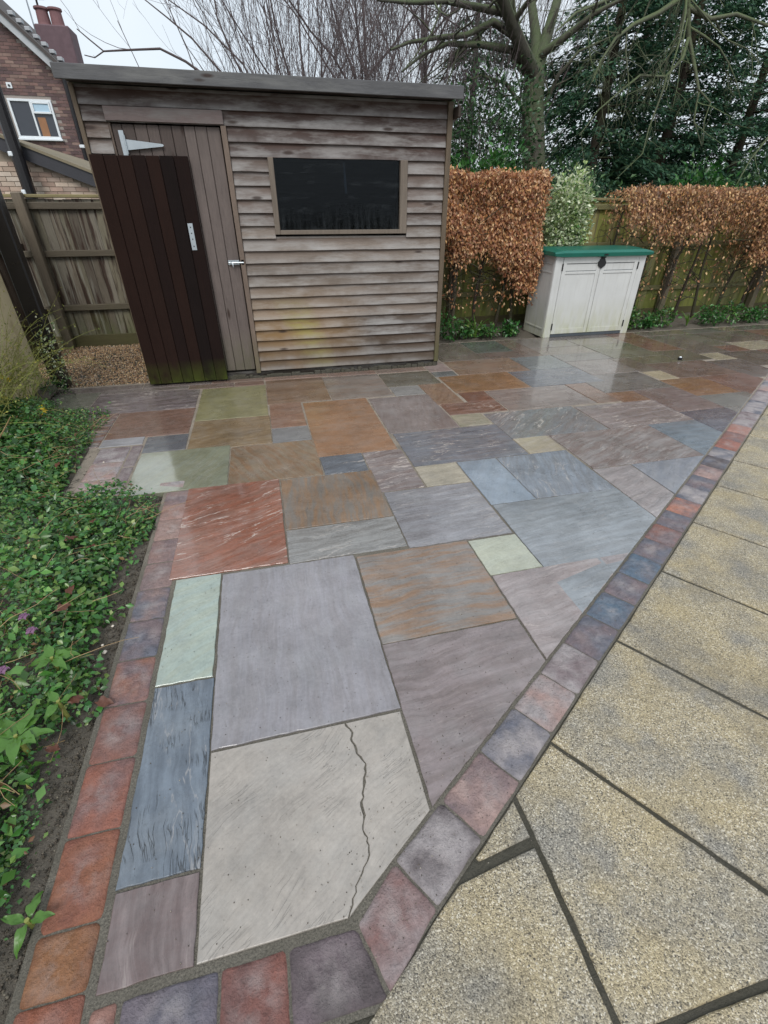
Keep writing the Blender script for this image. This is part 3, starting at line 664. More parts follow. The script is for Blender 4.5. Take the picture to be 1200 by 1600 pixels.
# ------------------------------------------------------------------ shed
shed = empty('timber_shed', (.35, 5.11, 0)); tag(shed, 'weathered brown timber shed with shiplap boards, dark window and flat felt roof', 'shed')
def sb(mb, name, mat, parent=shed, col=None, **k):      # builds in world numbers, child of the shed
    mb.v = [(x-.35, y-5.11, z) for x, y, z in mb.v]
    return mb.build(name, mat, parent, color=col, **k)
FY = 5.11
def wb(x0, x1, z0, z1=None, thick=.027):
    """one overlapping board with a slightly wavy lower edge"""
    z1 = z1 or z0+.114; n_ = max(2, int((x1-x0)/.12)); vs = []; fs = []
    for i in range(n_+1):
        x = x0+(x1-x0)*i/n_; w = random.uniform(-.0018, .0018); o = random.uniform(-.0012, .0012)
        vs += [(x, FY-thick+o, z0+w), (x, FY-.004+o, z1), (x, FY+.004, z1), (x, FY-thick+.014+o, z0+w)]
    for i in range(n_):
        a = i*4; b = a+4
        for k in range(4): fs.append((a+k, b+k, b+(k+1) % 4, a+(k+1) % 4))
    fs += [(0, 1, 2, 3), (n_*4+3, n_*4+2, n_*4+1, n_*4)]
    m_ = MB(); m_.add(vs, fs); return m_
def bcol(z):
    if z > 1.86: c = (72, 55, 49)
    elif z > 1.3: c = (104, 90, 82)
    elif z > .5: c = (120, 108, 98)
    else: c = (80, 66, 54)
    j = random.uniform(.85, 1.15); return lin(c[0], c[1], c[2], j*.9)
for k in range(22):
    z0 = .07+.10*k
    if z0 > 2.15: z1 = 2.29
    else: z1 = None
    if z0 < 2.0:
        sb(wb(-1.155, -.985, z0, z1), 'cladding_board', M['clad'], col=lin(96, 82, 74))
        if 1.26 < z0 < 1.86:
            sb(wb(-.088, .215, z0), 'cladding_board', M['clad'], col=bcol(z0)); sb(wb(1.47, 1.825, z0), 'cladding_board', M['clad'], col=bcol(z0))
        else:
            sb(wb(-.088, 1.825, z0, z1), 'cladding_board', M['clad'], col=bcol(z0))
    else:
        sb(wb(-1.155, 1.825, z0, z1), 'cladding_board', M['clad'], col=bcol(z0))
# broad board over the door
sb(MB().bbox(-.99, -.105, FY-.044, FY-.029, 2.075, 2.165), 'lintel_board', M['trimx'], col=lin(108, 96, 94))
for x0, x1 in ((1.828, 1.875), (-1.19, -1.158)):
    sb(MB().bbox(x0, x1, FY-.038, FY+.03, .05, 2.29), 'corner_trim', M['trimz'], col=lin(96, 84, 70))
sb(MB().bbox(-.135, -.091, FY-.036, FY+.01, .05, 2.07), 'door_trim', M['trimz'], col=lin(112, 98, 88))
sb(MB().bbox(-.985, -.968, FY-.012, FY+.03, .05, 2.07), 'door_trim', M['trimz'], col=lin(92, 80, 72))
# closed shed behind: side, back walls and floor, so that the window looks into a real dark room
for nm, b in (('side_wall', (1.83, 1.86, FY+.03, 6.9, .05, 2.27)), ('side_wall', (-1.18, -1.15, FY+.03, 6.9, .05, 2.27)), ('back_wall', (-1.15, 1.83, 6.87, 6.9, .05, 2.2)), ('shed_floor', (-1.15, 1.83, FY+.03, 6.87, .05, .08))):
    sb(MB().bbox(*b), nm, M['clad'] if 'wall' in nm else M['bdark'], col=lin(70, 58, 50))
sb(MB().bbox(-1.2, 1.88, FY-.005, FY+.05, -.02, .066), 'bearer', M['trimx'], col=lin(40, 34, 28))
# rough mortar lump line under the boards
mb = MB(); x = -.45
while x < 1.85:
    w = random.uniform(.03, .09); mb.bbox(x, x+w, FY-.03, FY-.004, -.01, random.uniform(.015, .045), .008); x += w*random.uniform(.8, 1.2)
sb(mb, 'rubble_base', M['gap'])
# roof
mb = MB(); mb.add([(-1.215, 4.955, 2.335), (1.90, 4.955, 2.335), (1.90, 7.0, 2.20), (-1.215, 7.0, 2.20), (-1.215, 4.955, 2.372), (1.90, 4.955, 2.372), (1.90, 7.0, 2.237), (-1.215, 7.0, 2.237)],
                  [(0,3,2,1),(4,5,6,7),(0,1,5,4),(1,2,6,5),(2,3,7,6),(3,0,4,7)])
rf = sb(mb, 'roof', M['felt'])
sb(MB().bbox(-1.235, 1.905, 4.93, 4.953, 2.285, 2.372), 'fascia_board', M['trimx'], col=lin(88, 88, 90))
sb(MB().bbox(1.88, 1.902, 4.955, 7.0, 2.17, 2.25), 'fascia_board', M['trimz'], col=lin(60, 52, 46))
mb = MB().bbox(-1.19, 1.86, 4.955, 5.10, 2.296, 2.334); sb(mb, 'soffit', M['trimx'], col=lin(46, 38, 34))
# window
wf = sb(MB().bbox(.215, .262, FY-.036, FY+.03, 1.30, 1.872).bbox(1.40, 1.468, FY-.036, FY+.03, 1.30, 1.872).bbox(.262, 1.40, FY-.038, FY+.03, 1.30, 1.335), 'window', M['trimz'], col=lin(112, 102, 92))
wf.data.materials[0] = M['trimz']
gl = MB().box(.262, 1.40, FY+.004, FY+.008, 1.335, 1.872); gl.v = [(a-.35, b-5.11, c) for a, b, c in gl.v]; gl.build('pane', M['shedglass'], wf)
cd = MB().tube([(.90-.35, .10, 1.86), (.905-.35, .10, 1.70), (.91-.35, .10, 1.62)], [.008, .012, .011], 6).build('hanging_strip', M['white'], shed)
# hung door: boards with recessed joints
door = empty('door', (-.55-.35, 0, 0)); door.parent = shed
xs = [-.965, -.89, -.80, -.705, -.615, -.52, -.425, -.34, -.248, -.142]
for a, b in zip(xs, xs[1:]):
    m_ = MB().bbox(a+.0015-.35+.9, b-.0015-.35+.9, -.004+random.uniform(-.001, .002), .018, .085, 2.062, .004)
    m_.build('door_board', M['trimz'], door, color=lin(*random.choice([(102, 92, 88), (90, 80, 76), (112, 102, 94), (80, 70, 66)]), 1.0))
# T hinge at the top of the hung door
hb = MB(); hb.add([(-.92, -.028, 2.02), (-.885, -.028, 2.02), (-.885, -.028, 1.85), (-.92, -.028, 1.85), (-.92, -.022, 2.02), (-.885, -.022, 2.02), (-.885, -.022, 1.85), (-.92, -.022, 1.85)],
                  [(0,3,2,1),(4,5,6,7),(0,1,5,4),(1,2,6,5),(2,3,7,6),(3,0,4,7)])
hb.add([(-.885, -.026, 1.965), (-.61, -.026, 1.94), (-.60, -.026, 1.932), (-.61, -.026, 1.924), (-.885, -.026, 1.895), (-.885, -.0205, 1.965), (-.61, -.0205, 1.94), (-.60, -.0205, 1.932), (-.61, -.0205, 1.924), (-.885, -.0205, 1.895)],
       [(0,4,3,2,1),(5,6,7,8,9),(0,1,6,5),(1,2,7,6),(2,3,8,7),(3,4,9,8),(4,0,5,9)])
hb.tube([(-.885, -.03, 1.99), (-.885, -.03, 1.87)], .007, 8)
hb.v = [(a+.55, b, c) for a, b, c in hb.v]; hb.build('hinge', M['galv'], door)
# tower bolt across the door edge
bt = MB(); bt.bbox(-.245, -.145, -.018, -.012, 1.06, 1.10, .002).bbox(-.128, -.100, -.036, -.026, 1.06, 1.105, .002)
bt.tube([(-.24, -.03, 1.08), (-.105, -.038, 1.08)], .007, 8)
for xx in (-.225, -.165): bt.bbox(xx, xx+.012, -.038, -.018, 1.066, 1.094, .002)
bt.tube([(-.205, -.032, 1.08), (-.205, -.045, 1.06), (-.205, -.045, 1.045)], .005, 6)
bt.v = [(a-.35, b, c) for a, b, c in bt.v]; bt.build('bolt', M['galv'], shed)
# nail heads along the top boards
mb = MB()
for xx in (.02, .30, .62, .92, 1.28, 1.62):
    for zz in (2.10, 2.19):
        mb.bbox(xx-.003, xx+.003, FY-.018, FY-.013, zz-.003, zz+.003, .001)
sb(mb, 'nail_head', M['galv'], kind='stuff')

# ------------------------------------------------------------------ loose door leaning on the shed front
ld = empty('loose_door', (-.805, 5.035, .018)); tag(ld, 'dark brown boarded door taken off and leaned upright against left of shed', 'door')
ld.rotation_euler = (R(-1.1), 0, 0)
xs = [-.375, -.27, -.165, -.06, .045, .15, .262, .375]
for a, b in zip(xs, xs[1:]):
    h = 1.845+random.uniform(-.002, .002)
    MB().bbox(a+.0015, b-.0015, random.uniform(-.004, -.001), .018, random.uniform(0, .004), h, .004).build('door_board', M['doorz'], ld, color=lin(*random.choice([(30, 20, 18), (37, 24, 20), (25, 18, 17), (38, 25, 21)])))
for z in (.25, 1.5): MB().bbox(-.34, .34, .0185, .038, z, z+.1).build('ledge', M['doorz'], ld, color=lin(56, 42, 36))
mb = MB(); mb.bbox(.27, .312, -.0085, -.0045, 1.17, 1.375, .0012); pl = mb.build('hinge_plate', M['galv'], ld)
mb = MB()
for z in (1.20, 1.255, 1.30, 1.345): mb.tube([(.291, -.0086, z), (.291, -.0094, z)], .0055, 8)
mb.build('screw_hole', M['black'], pl)

# ------------------------------------------------------------------ fences
def fence_run(root, x0, x1, y, top, cols, mat, rails, post_x, rail_col, gap_step=.098):
    ox, oy = root.location.x, root.location.y; x = x0
    while x < x1:
        w = gap_step+random.uniform(-.006, .006); hh = top+random.uniform(-.006, .006)
        mb = MB(); xa, xb = x-ox, x+w+.012-ox; dy = y-oy
        vs = [(xa, dy-.004, .03), (xb, dy-.012, .03), (xb, dy+.0, .03), (xa, dy+.004, .03), (xa, dy-.004, hh), (xb, dy-.012, hh), (xb, dy, hh), (xa, dy+.004, hh)]
        mb.add(vs, [(0,3,2,1),(4,5,6,7),(0,1,5,4),(1,2,6,5),(2,3,7,6),(3,0,4,7)])
        c = random.choice(cols); mb.build('board', mat, root, color=lin(*c, random.uniform(.8, 1.15))); x += w
    for z in rails:
        MB().bbox(x0-ox, x1-ox, y-oy-.055, y-oy-.014, z, z+.07, .006).build('rail', M['railx'], root, color=lin(*rail_col))
    MB().bbox(x0-ox, x1-ox, y-oy-.045, y-oy+.02, top+.012, top+.045, .005).build('capping', M['railx'], root, color=lin(132, 122, 88))
    MB().bbox(x0-ox, x1-ox, y-oy-.03, y-oy-.013, -.03, .12, .004).build('gravel_board', M['railx'], root, color=lin(84, 78, 54))
    for px in post_x:
        MB().bbox(px-.05-ox, px+.05-ox, y-oy-.155, y-oy-.057, -.05, top+.06, .008).build('post', M['posty'], root, color=lin(112, 102, 88))
fl = empty('garden_fence', (-2.4, 7.1, 0)); tag(fl, 'grey weathered close boarded fence behind the gravel left of the shed', 'fence')
fence_run(fl, -4.6, -1.05, 7.13, 1.60, [(106, 98, 86), (122, 116, 104), (92, 84, 74), (114, 108, 92)], M['fence'], (.42, 1.02, 1.5), (-2.47,), (88, 80, 68))
fr = empty('garden_fence', (5.0, 7.1, 0)); tag(fr, 'green stained close boarded fence behind the hedges and white storage box', 'fence')
fence_run(fr, 1.9, 10.8, 7.13, 1.60, [(146, 146, 82), (132, 134, 72), (156, 150, 104), (138, 132, 88)], M['fence_g'], (.40, 1.02, 1.5), (2.75, 4.60, 6.45, 8.3, 10.1), (116, 112, 78))
# side fence running towards the camera on the far left
fs_ = empty('side_fence', (-2.62, 6.6, 0)); tag(fs_, 'short dark side fence panel at the far left beside the gravel', 'fence')
y = -.45
while y < .38:
    MB().bbox(-.012, .012, y, y+.1, .0, 1.62).build('board', M['fence'], fs_, color=lin(*random.choice([(88, 76, 66), (78, 66, 58)]))); y += .104
MB().bbox(.014, .05, -.45, .38, 1.1, 1.17).build('rail', M['posty'], fs_, color=lin(70, 60, 50))
MB().bbox(.014, .05, -.45, .38, .4, .47).build('rail', M['posty'], fs_, color=lin(70, 60, 50))
gp = MB().bbox(-.07, .07, -.06, .06, -.05, 2.0, .01).build('gate_post', M['pvc']); gp.location = (-2.06, 5.30, 0)
tag(gp, 'black square post at the left edge of the photo next to the beige wall', 'post')
bw = MB().bbox(-.30, 0, -1.9, 0, -.05, 1.95, .012)
g = G('beige_render'); q = g.pos(); n1 = g.noise(q, 3.5, 5); c = g.mix(n1, lin(184, 168, 130), lin(214, 200, 164)); c = g.mix(g.ramp(g.noise(q, 7, 4), [(.5, 0), (.75, .6)]), c, lin(128, 104, 66))
bwo = bw.build('rendered_wall', g.bsdf(c, .85, g.bump(g.noise(q, 60, 5), .6, .006))); bwo.location = (-2.17, 5.2, 0)
tag(bwo, 'beige rendered garden wall end at the left edge behind the twiggy shrub', 'wall')

# ------------------------------------------------------------------ storage box
sbx = empty('storage_box', (4.42, 6.04, 0)); tag(sbx, 'white plastic garden storage box with green lid standing on the patio by the hedge', 'storage box')
g = G('aged_white_plastic'); p = g.pos(); z = g.n('SeparateXYZ', {0: p}).outputs[2]
c = g.mix(g.noise(p, 5, 4), lin(186, 187, 185), lin(206, 207, 206)); gf = g.n('MapRange', {0: z, 1: .5, 2: .0}).outputs[0]
c = g.mix(g.math('MULTIPLY', gf, g.ramp(g.noise(g.mul(p, (14, 14, 3)), 1.5, 4), [(.3, .15), (.7, .75)])), c, lin(158, 160, 112))
c = g.mix(g.ramp(g.noise(g.mul(p, (30, 30, 2)), 1., 3), [(.55, 0), (.75, .25)]), c, lin(150, 146, 138))
M['box'] = g.bsdf(c, .4); M['boxside'] = M['box']
M['lid'] = m_plain('green_lid', lin(18, 98, 84), .32, var=.2, sc=5); M['grey'] = m_plain('grey_plastic', lin(70, 76, 82), .5)
# carcass narrows a little towards the top at the sides
W2, DP, HT = .665, .56, 1.02
def quadprism(mb, x0, x1, y0, y1, z0, z1, b=.006): mb.bbox(x0, x1, y0, y1, z0, z1, b)
mb = MB(); mb.bbox(-W2, -W2+.03, 0.0, DP, 0, HT); mb.build('side_panel', M['box'], sbx)
mb = MB(); mb.bbox(W2-.03, W2, 0.0, DP, 0, HT); mb.build('side_panel', M['box'], sbx)
MB().bbox(-W2+.03, W2-.03, DP-.03, DP, 0, HT).build('back_panel', M['box'], sbx)
MB().bbox(-W2+.03, W2-.03, .03, DP-.03, .02, .05).build('floor_panel', M['grey'], sbx)
# raised frames on the left side panel
MB().bbox(-W2-.006, -W2, .04, DP-.04, .80, .815, .002).bbox(-W2-.006, -W2, .04, DP-.04, .90, .915, .002).bbox(-W2-.006, -W2, .04, DP-.04, .10, .12, .002).bbox(-W2-.008, -W2, .0, .05, .0, HT, .002).build('side_moulding', M['box'], sbx)
for s_ in (-1, 1):
    xa, xb = (-W2+.03, -W2+.10) if s_ < 0 else (W2-.10, W2-.03)
    MB().bbox(xa-(.035 if s_ < 0 else 0), xb+(.035 if s_ > 0 else 0), -.014, .02, 0, HT-.004).build('corner_post', M['box'], sbx)
    d0, d1 = (-W2+.104, -.003) if s_ < 0 else (.003, W2-.104)
    mb = MB(); mb.bbox(d0, d1, -.006, .016, .045, .992, .004)
    dr = mb.build('door', M['box'], sbx)
    for a, b, z0, z1 in ((d0, d0+.055, .045, .992), (d1-.055, d1, .045, .992), (d0+.055, d1-.055, .045, .11), (d0+.055, d1-.055,   .915, .992), (d0+.055, d1-.055, .79, .82)):
        MB().bbox(a, b, -.016, -.006, z0, z1, .004).build('door_rail', M['box'], dr)
    MB().bbox(d0+.055, d1-.055, -.0075, -.006, .822, .828, .0005).bbox(d0+.055, d1-.055, -.0075, -.006, .905, .911, .0005).build('groove', M['grey'], dr)
    hx = d0-.004 if s_ < 0 else d1+.004
    for hz in (.10, .83): MB().tube([(hx, -.02, hz), (hx, -.02, hz+.085)], .009, 8).build('hinge', M['black'], dr)
MB().bbox(-W2+.1, W2-.1, -.01, .02, .0, .04, .004).build('sill', M['grey'], sbx)
# rounded-front lid with overhang
mb = MB(); prof = [(-.055, -.028), (-.072, -.022), (-.080, .02), (-.05, .048), (.10, .062), (DP*.5, .070), (DP+.02, .062), (DP+.03, .0)]
for sx in (-W2-.055, W2+.055): pass
nn = 13; vs = []; fs = []
for i in range(nn):
    t = i/(nn-1); x = (-W2-.06)+(2*W2+.12)*t; e = min(1, min(t, 1-t)*14)
    for y_, z_ in prof:
        yy = y_*(1 if y_ > 0 else (.80+.2*math.sqrt(e))); vs.append((x, yy, HT-.004+z_*(.55+.45*e)))
k = len(prof)
for i in range(nn-1):
    for j in range(k): fs.append((i*k+j, i*k+(j+1) % k, (i+1)*k+(j+1) % k, (i+1)*k+j))
fs.append(tuple(range(k))[::-1]); fs.append(tuple((nn-1)*k+j for j in range(k)))
mb.add(vs, fs); mb.build('lid', M['lid'], sbx)
mb = MB(); hp = [(0, 1.03), (.028, 1.02), (.022, .97), (.05, .925), (.046, .89), (0, .855), (-.046, .89), (-.05, .925), (-.022, .97), (-.028, 1.02)]
hp = [(a*1.15, b-.005) for a, b in hp]
mb.add([(a, -.088+(.055 if b < 1 else 0), b) for a, b in hp]+[(a, -.07+(.055 if b < 1 else 0), b) for a, b in hp], [tuple(range(10)), tuple(range(19, 9, -1))]+[(i, i+10, (i+1) % 10+10, (i+1) % 10) for i in range(10)])
mb.v = [(a, b, c) for a, b, c in mb.v]; mb.build('latch', M['black'], sbx)

# small dark cap lying on the patio
mb = MB(); mb.tube([(0, 0, .0), (0, 0, .006), (0, 0, .022), (0, 0, .028)], [.020, .026, .026, .018], 14)
cp = mb.build('bottle_cap', M['black']); cp.location = (4.75, 4.62, .002); tag(cp, 'small round black cap with pale top lying on the far patio slabs', 'cap')
mb = MB(); mb.tube([(0, 0, .028), (0, 0, .036)], [.016, .010], 12); mb.build('cap_top', M['white'], cp)
# ------------------------------------------------------------------ houses beyond the fence
CP = Vector((0, 0, 1.48))
def at(px, py, Y):
    """the point of the vertical plane y = Y that a sight line of the photograph meets"""
    d = right*((px-600)/725.5)-up*((py-800)/725.5)+fwd
    return CP+d*(Y/d.y)
def mortar_bricks(root, name, x0, x1, z0, z1, y, keep, cols, mort, vis, bl=.225, bh=.075, parts=300):
    """courses of single bricks; those the photo shows largest are parts, the others one joined part"""
    base = MB().box(-.1075, .1075, -.014, .01, -.0325, .0325); me = bpy.data.meshes.new(name); me.from_pydata(base.v, [], base.f); me.materials.append(M[mort+'_brick'])
    rest = MB(); n_ = 0; r = 0; z = z0
    while z < z1:
        x = x0+(r % 2)*bl/2
        while x < x1:
            cx, cz = x+bl/2, z+bh/2
            if keep(cx, cz):
                if vis(cx, cz) and n_ < parts:
                    o = bpy.data.objects.new('brick', me); COL.objects.link(o); o.parent = root
                    o.location = (cx-root.location.x, y-root.location.y+random.uniform(-.002, .002), cz); o.color = lin(*random.choice(cols), random.uniform(.85, 1.15)); n_ += 1
                else: rest.box(cx-.1075-root.location.x, cx+.1075-root.location.x, y-.014-root.location.y, y+.01-root.location.y, cz-.0325, cz+.0325)
            x += bl
        z += bh; r += 1
    if rest.v: rest.build('brickwork', M[mort+'_brick'], root, color=lin(*cols[0]), kind='stuff')
for nm in ('red', 'cream'):
    g = G(nm+'_brick'); oi = g.n('ObjectInfo'); rp_ = g.n('NewGeometry').outputs['Random Per Island']; n1 = g.noise(g.pos(), 6, 4)
    v = g.math('ADD', g.math('MULTIPLY', rp_, .5), g.math('MULTIPLY', n1, .6)); v = g.math('ADD', v, .45)
    M[nm+'_brick'] = g.bsdf(g.n('HueSaturation', {'Hue': .5, 'Saturation': 1., 'Value': v, 'Color': oi.outputs['Color']}).outputs[0], .85)
M['mort_r'] = m_plain('house_mortar', lin(150, 142, 136), .9); M['tile'] = m_plain('roof_tile', lin(78, 72, 70), .8, bump=.5)
M['barge'] = m_plain('barge_paint', lin(176, 180, 184), .6, var=.35, sc=3); M['dbarge'] = m_plain('dark_fascia_paint', lin(52, 52, 58), .5)
M['blind'] = m_plain('room_dark', lin(40, 44, 50), .8); M['amber'] = m_plain('wood_panel', lin(150, 108, 76), .7)
def plate(mb, pts, y0, y1, ox=0, oy=0):
    n_ = len(pts); mb.add([(p[0]-ox, y0-oy, p[1]) for p in pts]+[(p[0]-ox, y1-oy, p[1]) for p in pts],
        [tuple(range(n_)), tuple(range(2*n_-1, n_-1, -1))]+[(i, i+n_, (i+1) % n_+n_, (i+1) % n_) for i in range(n_)])
YH = 20.0
A0, A1 = at(4, 37, YH), at(84, 110, YH); sl = (A1.z-A0.z)/(A1.x-A0.x)      # rake line of the gable
eave_x, eave_z = A1.x+.05, A1.z+sl*.05
rake = lambda x: A0.z+sl*(x-A0.x)
apx = -11.5
xr = eave_x+.05
house = empty('brick_house', (-7, YH, 0)); tag(house, 'red brick house with white gabled verge and tall chimney beyond the left fence', 'house')
xr = at(150, 200, YH).x
mb = MB(); plate(mb, [(-17, -.1), (xr, -.1), (xr, rake(eave_x)), (eave_x, rake(eave_x)), (apx, rake(apx)), (-17, rake(apx)+sl*(17+apx))], YH, YH+.3, -7, YH)
mb.build('wall', M['mort_r'], house)
MB().box(xr+7-.3, xr+7, .3, 9, -.1, eave_z).build('wall', M['mort_r'], house)
WX0, WX1, WZ0, WZ1 = at(11, 155, YH).x, at(79, 155, YH).x, at(60, 217, YH).z, at(45, 155, YH).z
mortar_bricks(house, 'brick', -10.2, xr-.1, 1.4, 7.8, YH, lambda x, z: z < rake(x)-.03 and z < 99 and not (WX0-.1 < x < WX1+.1 and WZ0-.05 < z < WZ1+.04) and (x < eave_x or z < eave_z),
              [(112, 88, 84), (100, 80, 78), (124, 98, 92), (94, 76, 76), (132, 110, 102)], 'red', lambda x, z: x > at(0, 120, YH).x-.2 and z > 2.6)
# barge board and roof slopes
mb = MB(); plate(mb, [(apx, rake(apx)+.02), (eave_x+.10, rake(eave_x+.10)+.02), (eave_x+.10, rake(eave_x+.10)+.26), (apx, rake(apx)+.26)], YH-.28, YH-.24, -7, YH)
mb.build('bargeboard', M['barge'], house)
mb = MB(); plate(mb, [(apx, rake(apx)+.25), (eave_x+.35, rake(eave_x+.35)+.25), (eave_x+.35, rake(eave_x+.35)+.36), (apx, rake(apx)+.36)], YH-.34, YH+9, -7, YH)
mb.build('roof', M['tile'], house)
mb = MB()
for k in range(26):
    x = at(64, 66, YH+1).x-.6+k*.16; zz = rake(x)+.37
    mb.bbox(x+7, x+7.14, .8, 1.0, zz-.02, zz+.07, .01)
mb.build('verge_tiles', M['barge'], house, kind='stuff')
# chimney
c0, c1_ = at(59, 60, YH+3), at(112, 60, YH+3); ct = at(80, 38, YH+3).z
g_ = MB().bbox(c0.x+7, c1_.x+7, 3.0, 3.9, 4.8, ct, .03); ch = g_.build('chimney', M['red_brick'], house, color=lin(112, 92, 98))
for a, b in ((.12, .40), (.50, .80)):
    w = c1_.x-c0.x; xa = c0.x+7+w*(a+b)/2; r_ = .19
    MB().tube([(xa, 3.3, ct-.02), (xa, 3.3, ct+.06), (xa, 3.3, ct+.36), (xa, 3.3, ct+.39), (xa, 3.3, ct+.44)], [r_*1.1, r_, r_*.9, r_*1.12, r_*1.1], 14).build('chimney_pot', M['red_brick'], ch, smooth=False, color=lin(124, 92, 94))
xa = c0.x+7+.2
MB().tube([(xa, 3.3, ct+.4), (xa, 3.3, ct+.66), (xa, 3.3, ct+.69), (xa, 3.3, ct+.76)], [.03, .03, .34, .05], 14).build('cowl', M['tile'], ch)
mb = MB(); xp = c0.x+7-.02
mb.tube([(xp, 3.1, ct-1.0), (xp-.02, 3.1, ct+1.6)], .022, 6); mb.tube([(xp-.9, 3.1, ct+1.1), (xp+.1, 3.1, ct+.95)], .015, 5)
for k in range(7): mb.tube([(xp-.85+.14*k, 2.9, ct+1.09-.02*k), (xp-.85+.14*k, 3.3, ct+1.09-.02*k)], .008, 4)
mb.build('aerial', M['galv'], ch)
# window: frame, mullion, transom, panes
ww, wh = WX1-WX0, WZ1-WZ0; ox = WX0+7; f_ = .06
mb = MB()
for a, b, c, d in ((0, ww, WZ1-f_, WZ1), (0, ww, WZ0, WZ0+f_), (0, f_, WZ0+f_, WZ1-f_), (ww-f_, ww, WZ0+f_, WZ1-f_), (ww*.48, ww*.48+.05, WZ0+f_, WZ1-f_)):
    mb.bbox(ox+a, ox+b, -.05, .03, c, d, .006)
wn = mb.build('window', M['white'], house)
mb = MB(); x0, x1, zt = ww*.48+.052, ww-f_-.002, WZ1-wh*.36
mb.bbox(ox+x0, ox+x1, -.07, -.02, zt, zt+.05, .006).bbox(ox+x0, ox+x0+.04, -.07, -.02, zt+.05, WZ1-f_-.002, .006).bbox(ox+x1-.04, ox+x1, -.07, -.02, zt+.05, WZ1-f_-.002, .006).bbox(ox+x0+.04, ox+x1-.04, -.07, -.02, WZ1-f_-.042, WZ1-f_-.002, .006)
mb.build('casement', M['white'], wn)
MB().box(ox+x0+.04, ox+x1-.04, -.045, -.04, zt+.05, WZ1-f_-.04).build('pane', m_plain('pale_blue_pane', lin(176, 204, 222), .3, var=.08), wn)  # casement pane in an opaque, nearly even pale blue
M['hglass'] = m_plain('house_window_glass', lin(62, 66, 74), .12, var=.2, sc=3)
MB().box(ox+f_, ox+ww*.48, -.012, -.008, WZ0+f_, WZ1-f_).build('pane', M['hglass'], wn)
MB().box(ox+x0, ox+x1+.002, -.012, -.008, WZ0+f_, zt).build('pane', M['hglass'], wn)
MB().box(ox+x0+.05, ox+x0+.26, -.020, -.014, WZ0+f_, zt-.08).build('curtain', M['amber'], wn)
MB().bbox(ox-.04, ox+ww+.04, -.11, .0, WZ0-.05, WZ0-.002, .01).build('sill', M['white'], wn)
v_ = at(15, 134, YH); MB().bbox(v_.x+7-.07, v_.x+7+.07, -.04, -.012, v_.z-.06, v_.z+.07, .008).build('vent', M['white'], house)
MB().tube([(v_.x+7, -.042, v_.z), (v_.x+7, -.05, v_.z)], .03, 10).build('flue', M['black'], house)
p0, p1 = at(113, 165, YH-.1), at(134, 255, YH-.1); p0.x = (p0.x+p1.x)/2
dp = MB().tube([(p0.x+7, -.08, 1.0), (p0.x+7, -.08, eave_z-.1)], .055, 10).build('downpipe', M['pvc'], house)
MB().bbox(p0.x+7-.07, p0.x+7+.07, -.15, -.02, at(127, 230, YH).z-.03, at(127, 230, YH).z+.05, .01).build('bracket', M['white'], house)
# lean-to extension of cream brick, nearer
YE = 12.0
E0, E1 = at(20, 240, YE), at(142, 287, YE); se = (E1.z-E0.z)/(E1.x-E0.x); er = lambda x: E0.z+se*(x-E0.x)
ext = empty('brick_extension', (-4, YE, 0)); tag(ext, 'cream brick lean-to with dark sloping fascia below the red brick house', 'extension')
xe = at(190, 292, YE).x; xw = -8.5
mb = MB(); plate(mb, [(xw, -.1), (xe, -.1), (xe, er(xe)), (E0.x-.2, er(E0.x-.2)), (xw, er(E0.x-.2)-.3)], YE, YE+.25, -4, YE); mb.build('wall', m_plain('cream_mortar', lin(146, 134, 120), .9), ext)
mortar_bricks(ext, 'brick', -7.0, xe, 1.35, 3.4, YE, lambda x, z: z < min(er(x), er(E0.x-.2)-.12)-.05, [(176, 156, 140), (188, 170, 154), (160, 142, 130), (192, 178, 164), (168, 144, 130)], 'cream', lambda x, z: z > 1.5)
up_ = at(20, 214, YE).z-at(20, 240, YE).z
mb = MB(); plate(mb, [(E0.x-.25, er(E0.x-.25)-.02), (xe+.1, er(xe+.1)-.02), (xe+.1, er(xe+.1)+up_*.8), (E0.x-.25, er(E0.x-.25)+up_*.8)], YE-.14, YE-.11, -4, YE); mb.build('bargeboard', M['dbarge'], ext)
mb = MB(); plate(mb, [(E0.x-.25, er(E0.x-.25)+up_*.8), (xe+.15, er(xe+.15)+up_*.8), (xe+.15, er(xe+.15)+up_), (E0.x-.25, er(E0.x-.25)+up_)], YE-.17, YE+5.9, -4, YE); mb.build('roof', m_plain('lichen_tile', lin(128, 118, 98), .85, bump=.8), ext)
s0 = at(26, 240, YE-.3)
sp = MB().tube([(s0.x, YE-.3, .0), (s0.x, YE-.3, 4.6)], .105, 12).build('soil_pipe', M['pvc']); tag(sp, 'thick black vertical pipe at the left edge in front of the cream brick', 'pipe')
for zz in (1.78, at(10, 241, YE-.3).z): MB().bbox(s0.x-.10, s0.x-.03, YE-.42, YE-.36, zz-.035, zz+.035, .01).build('clip', M['white'], sp)

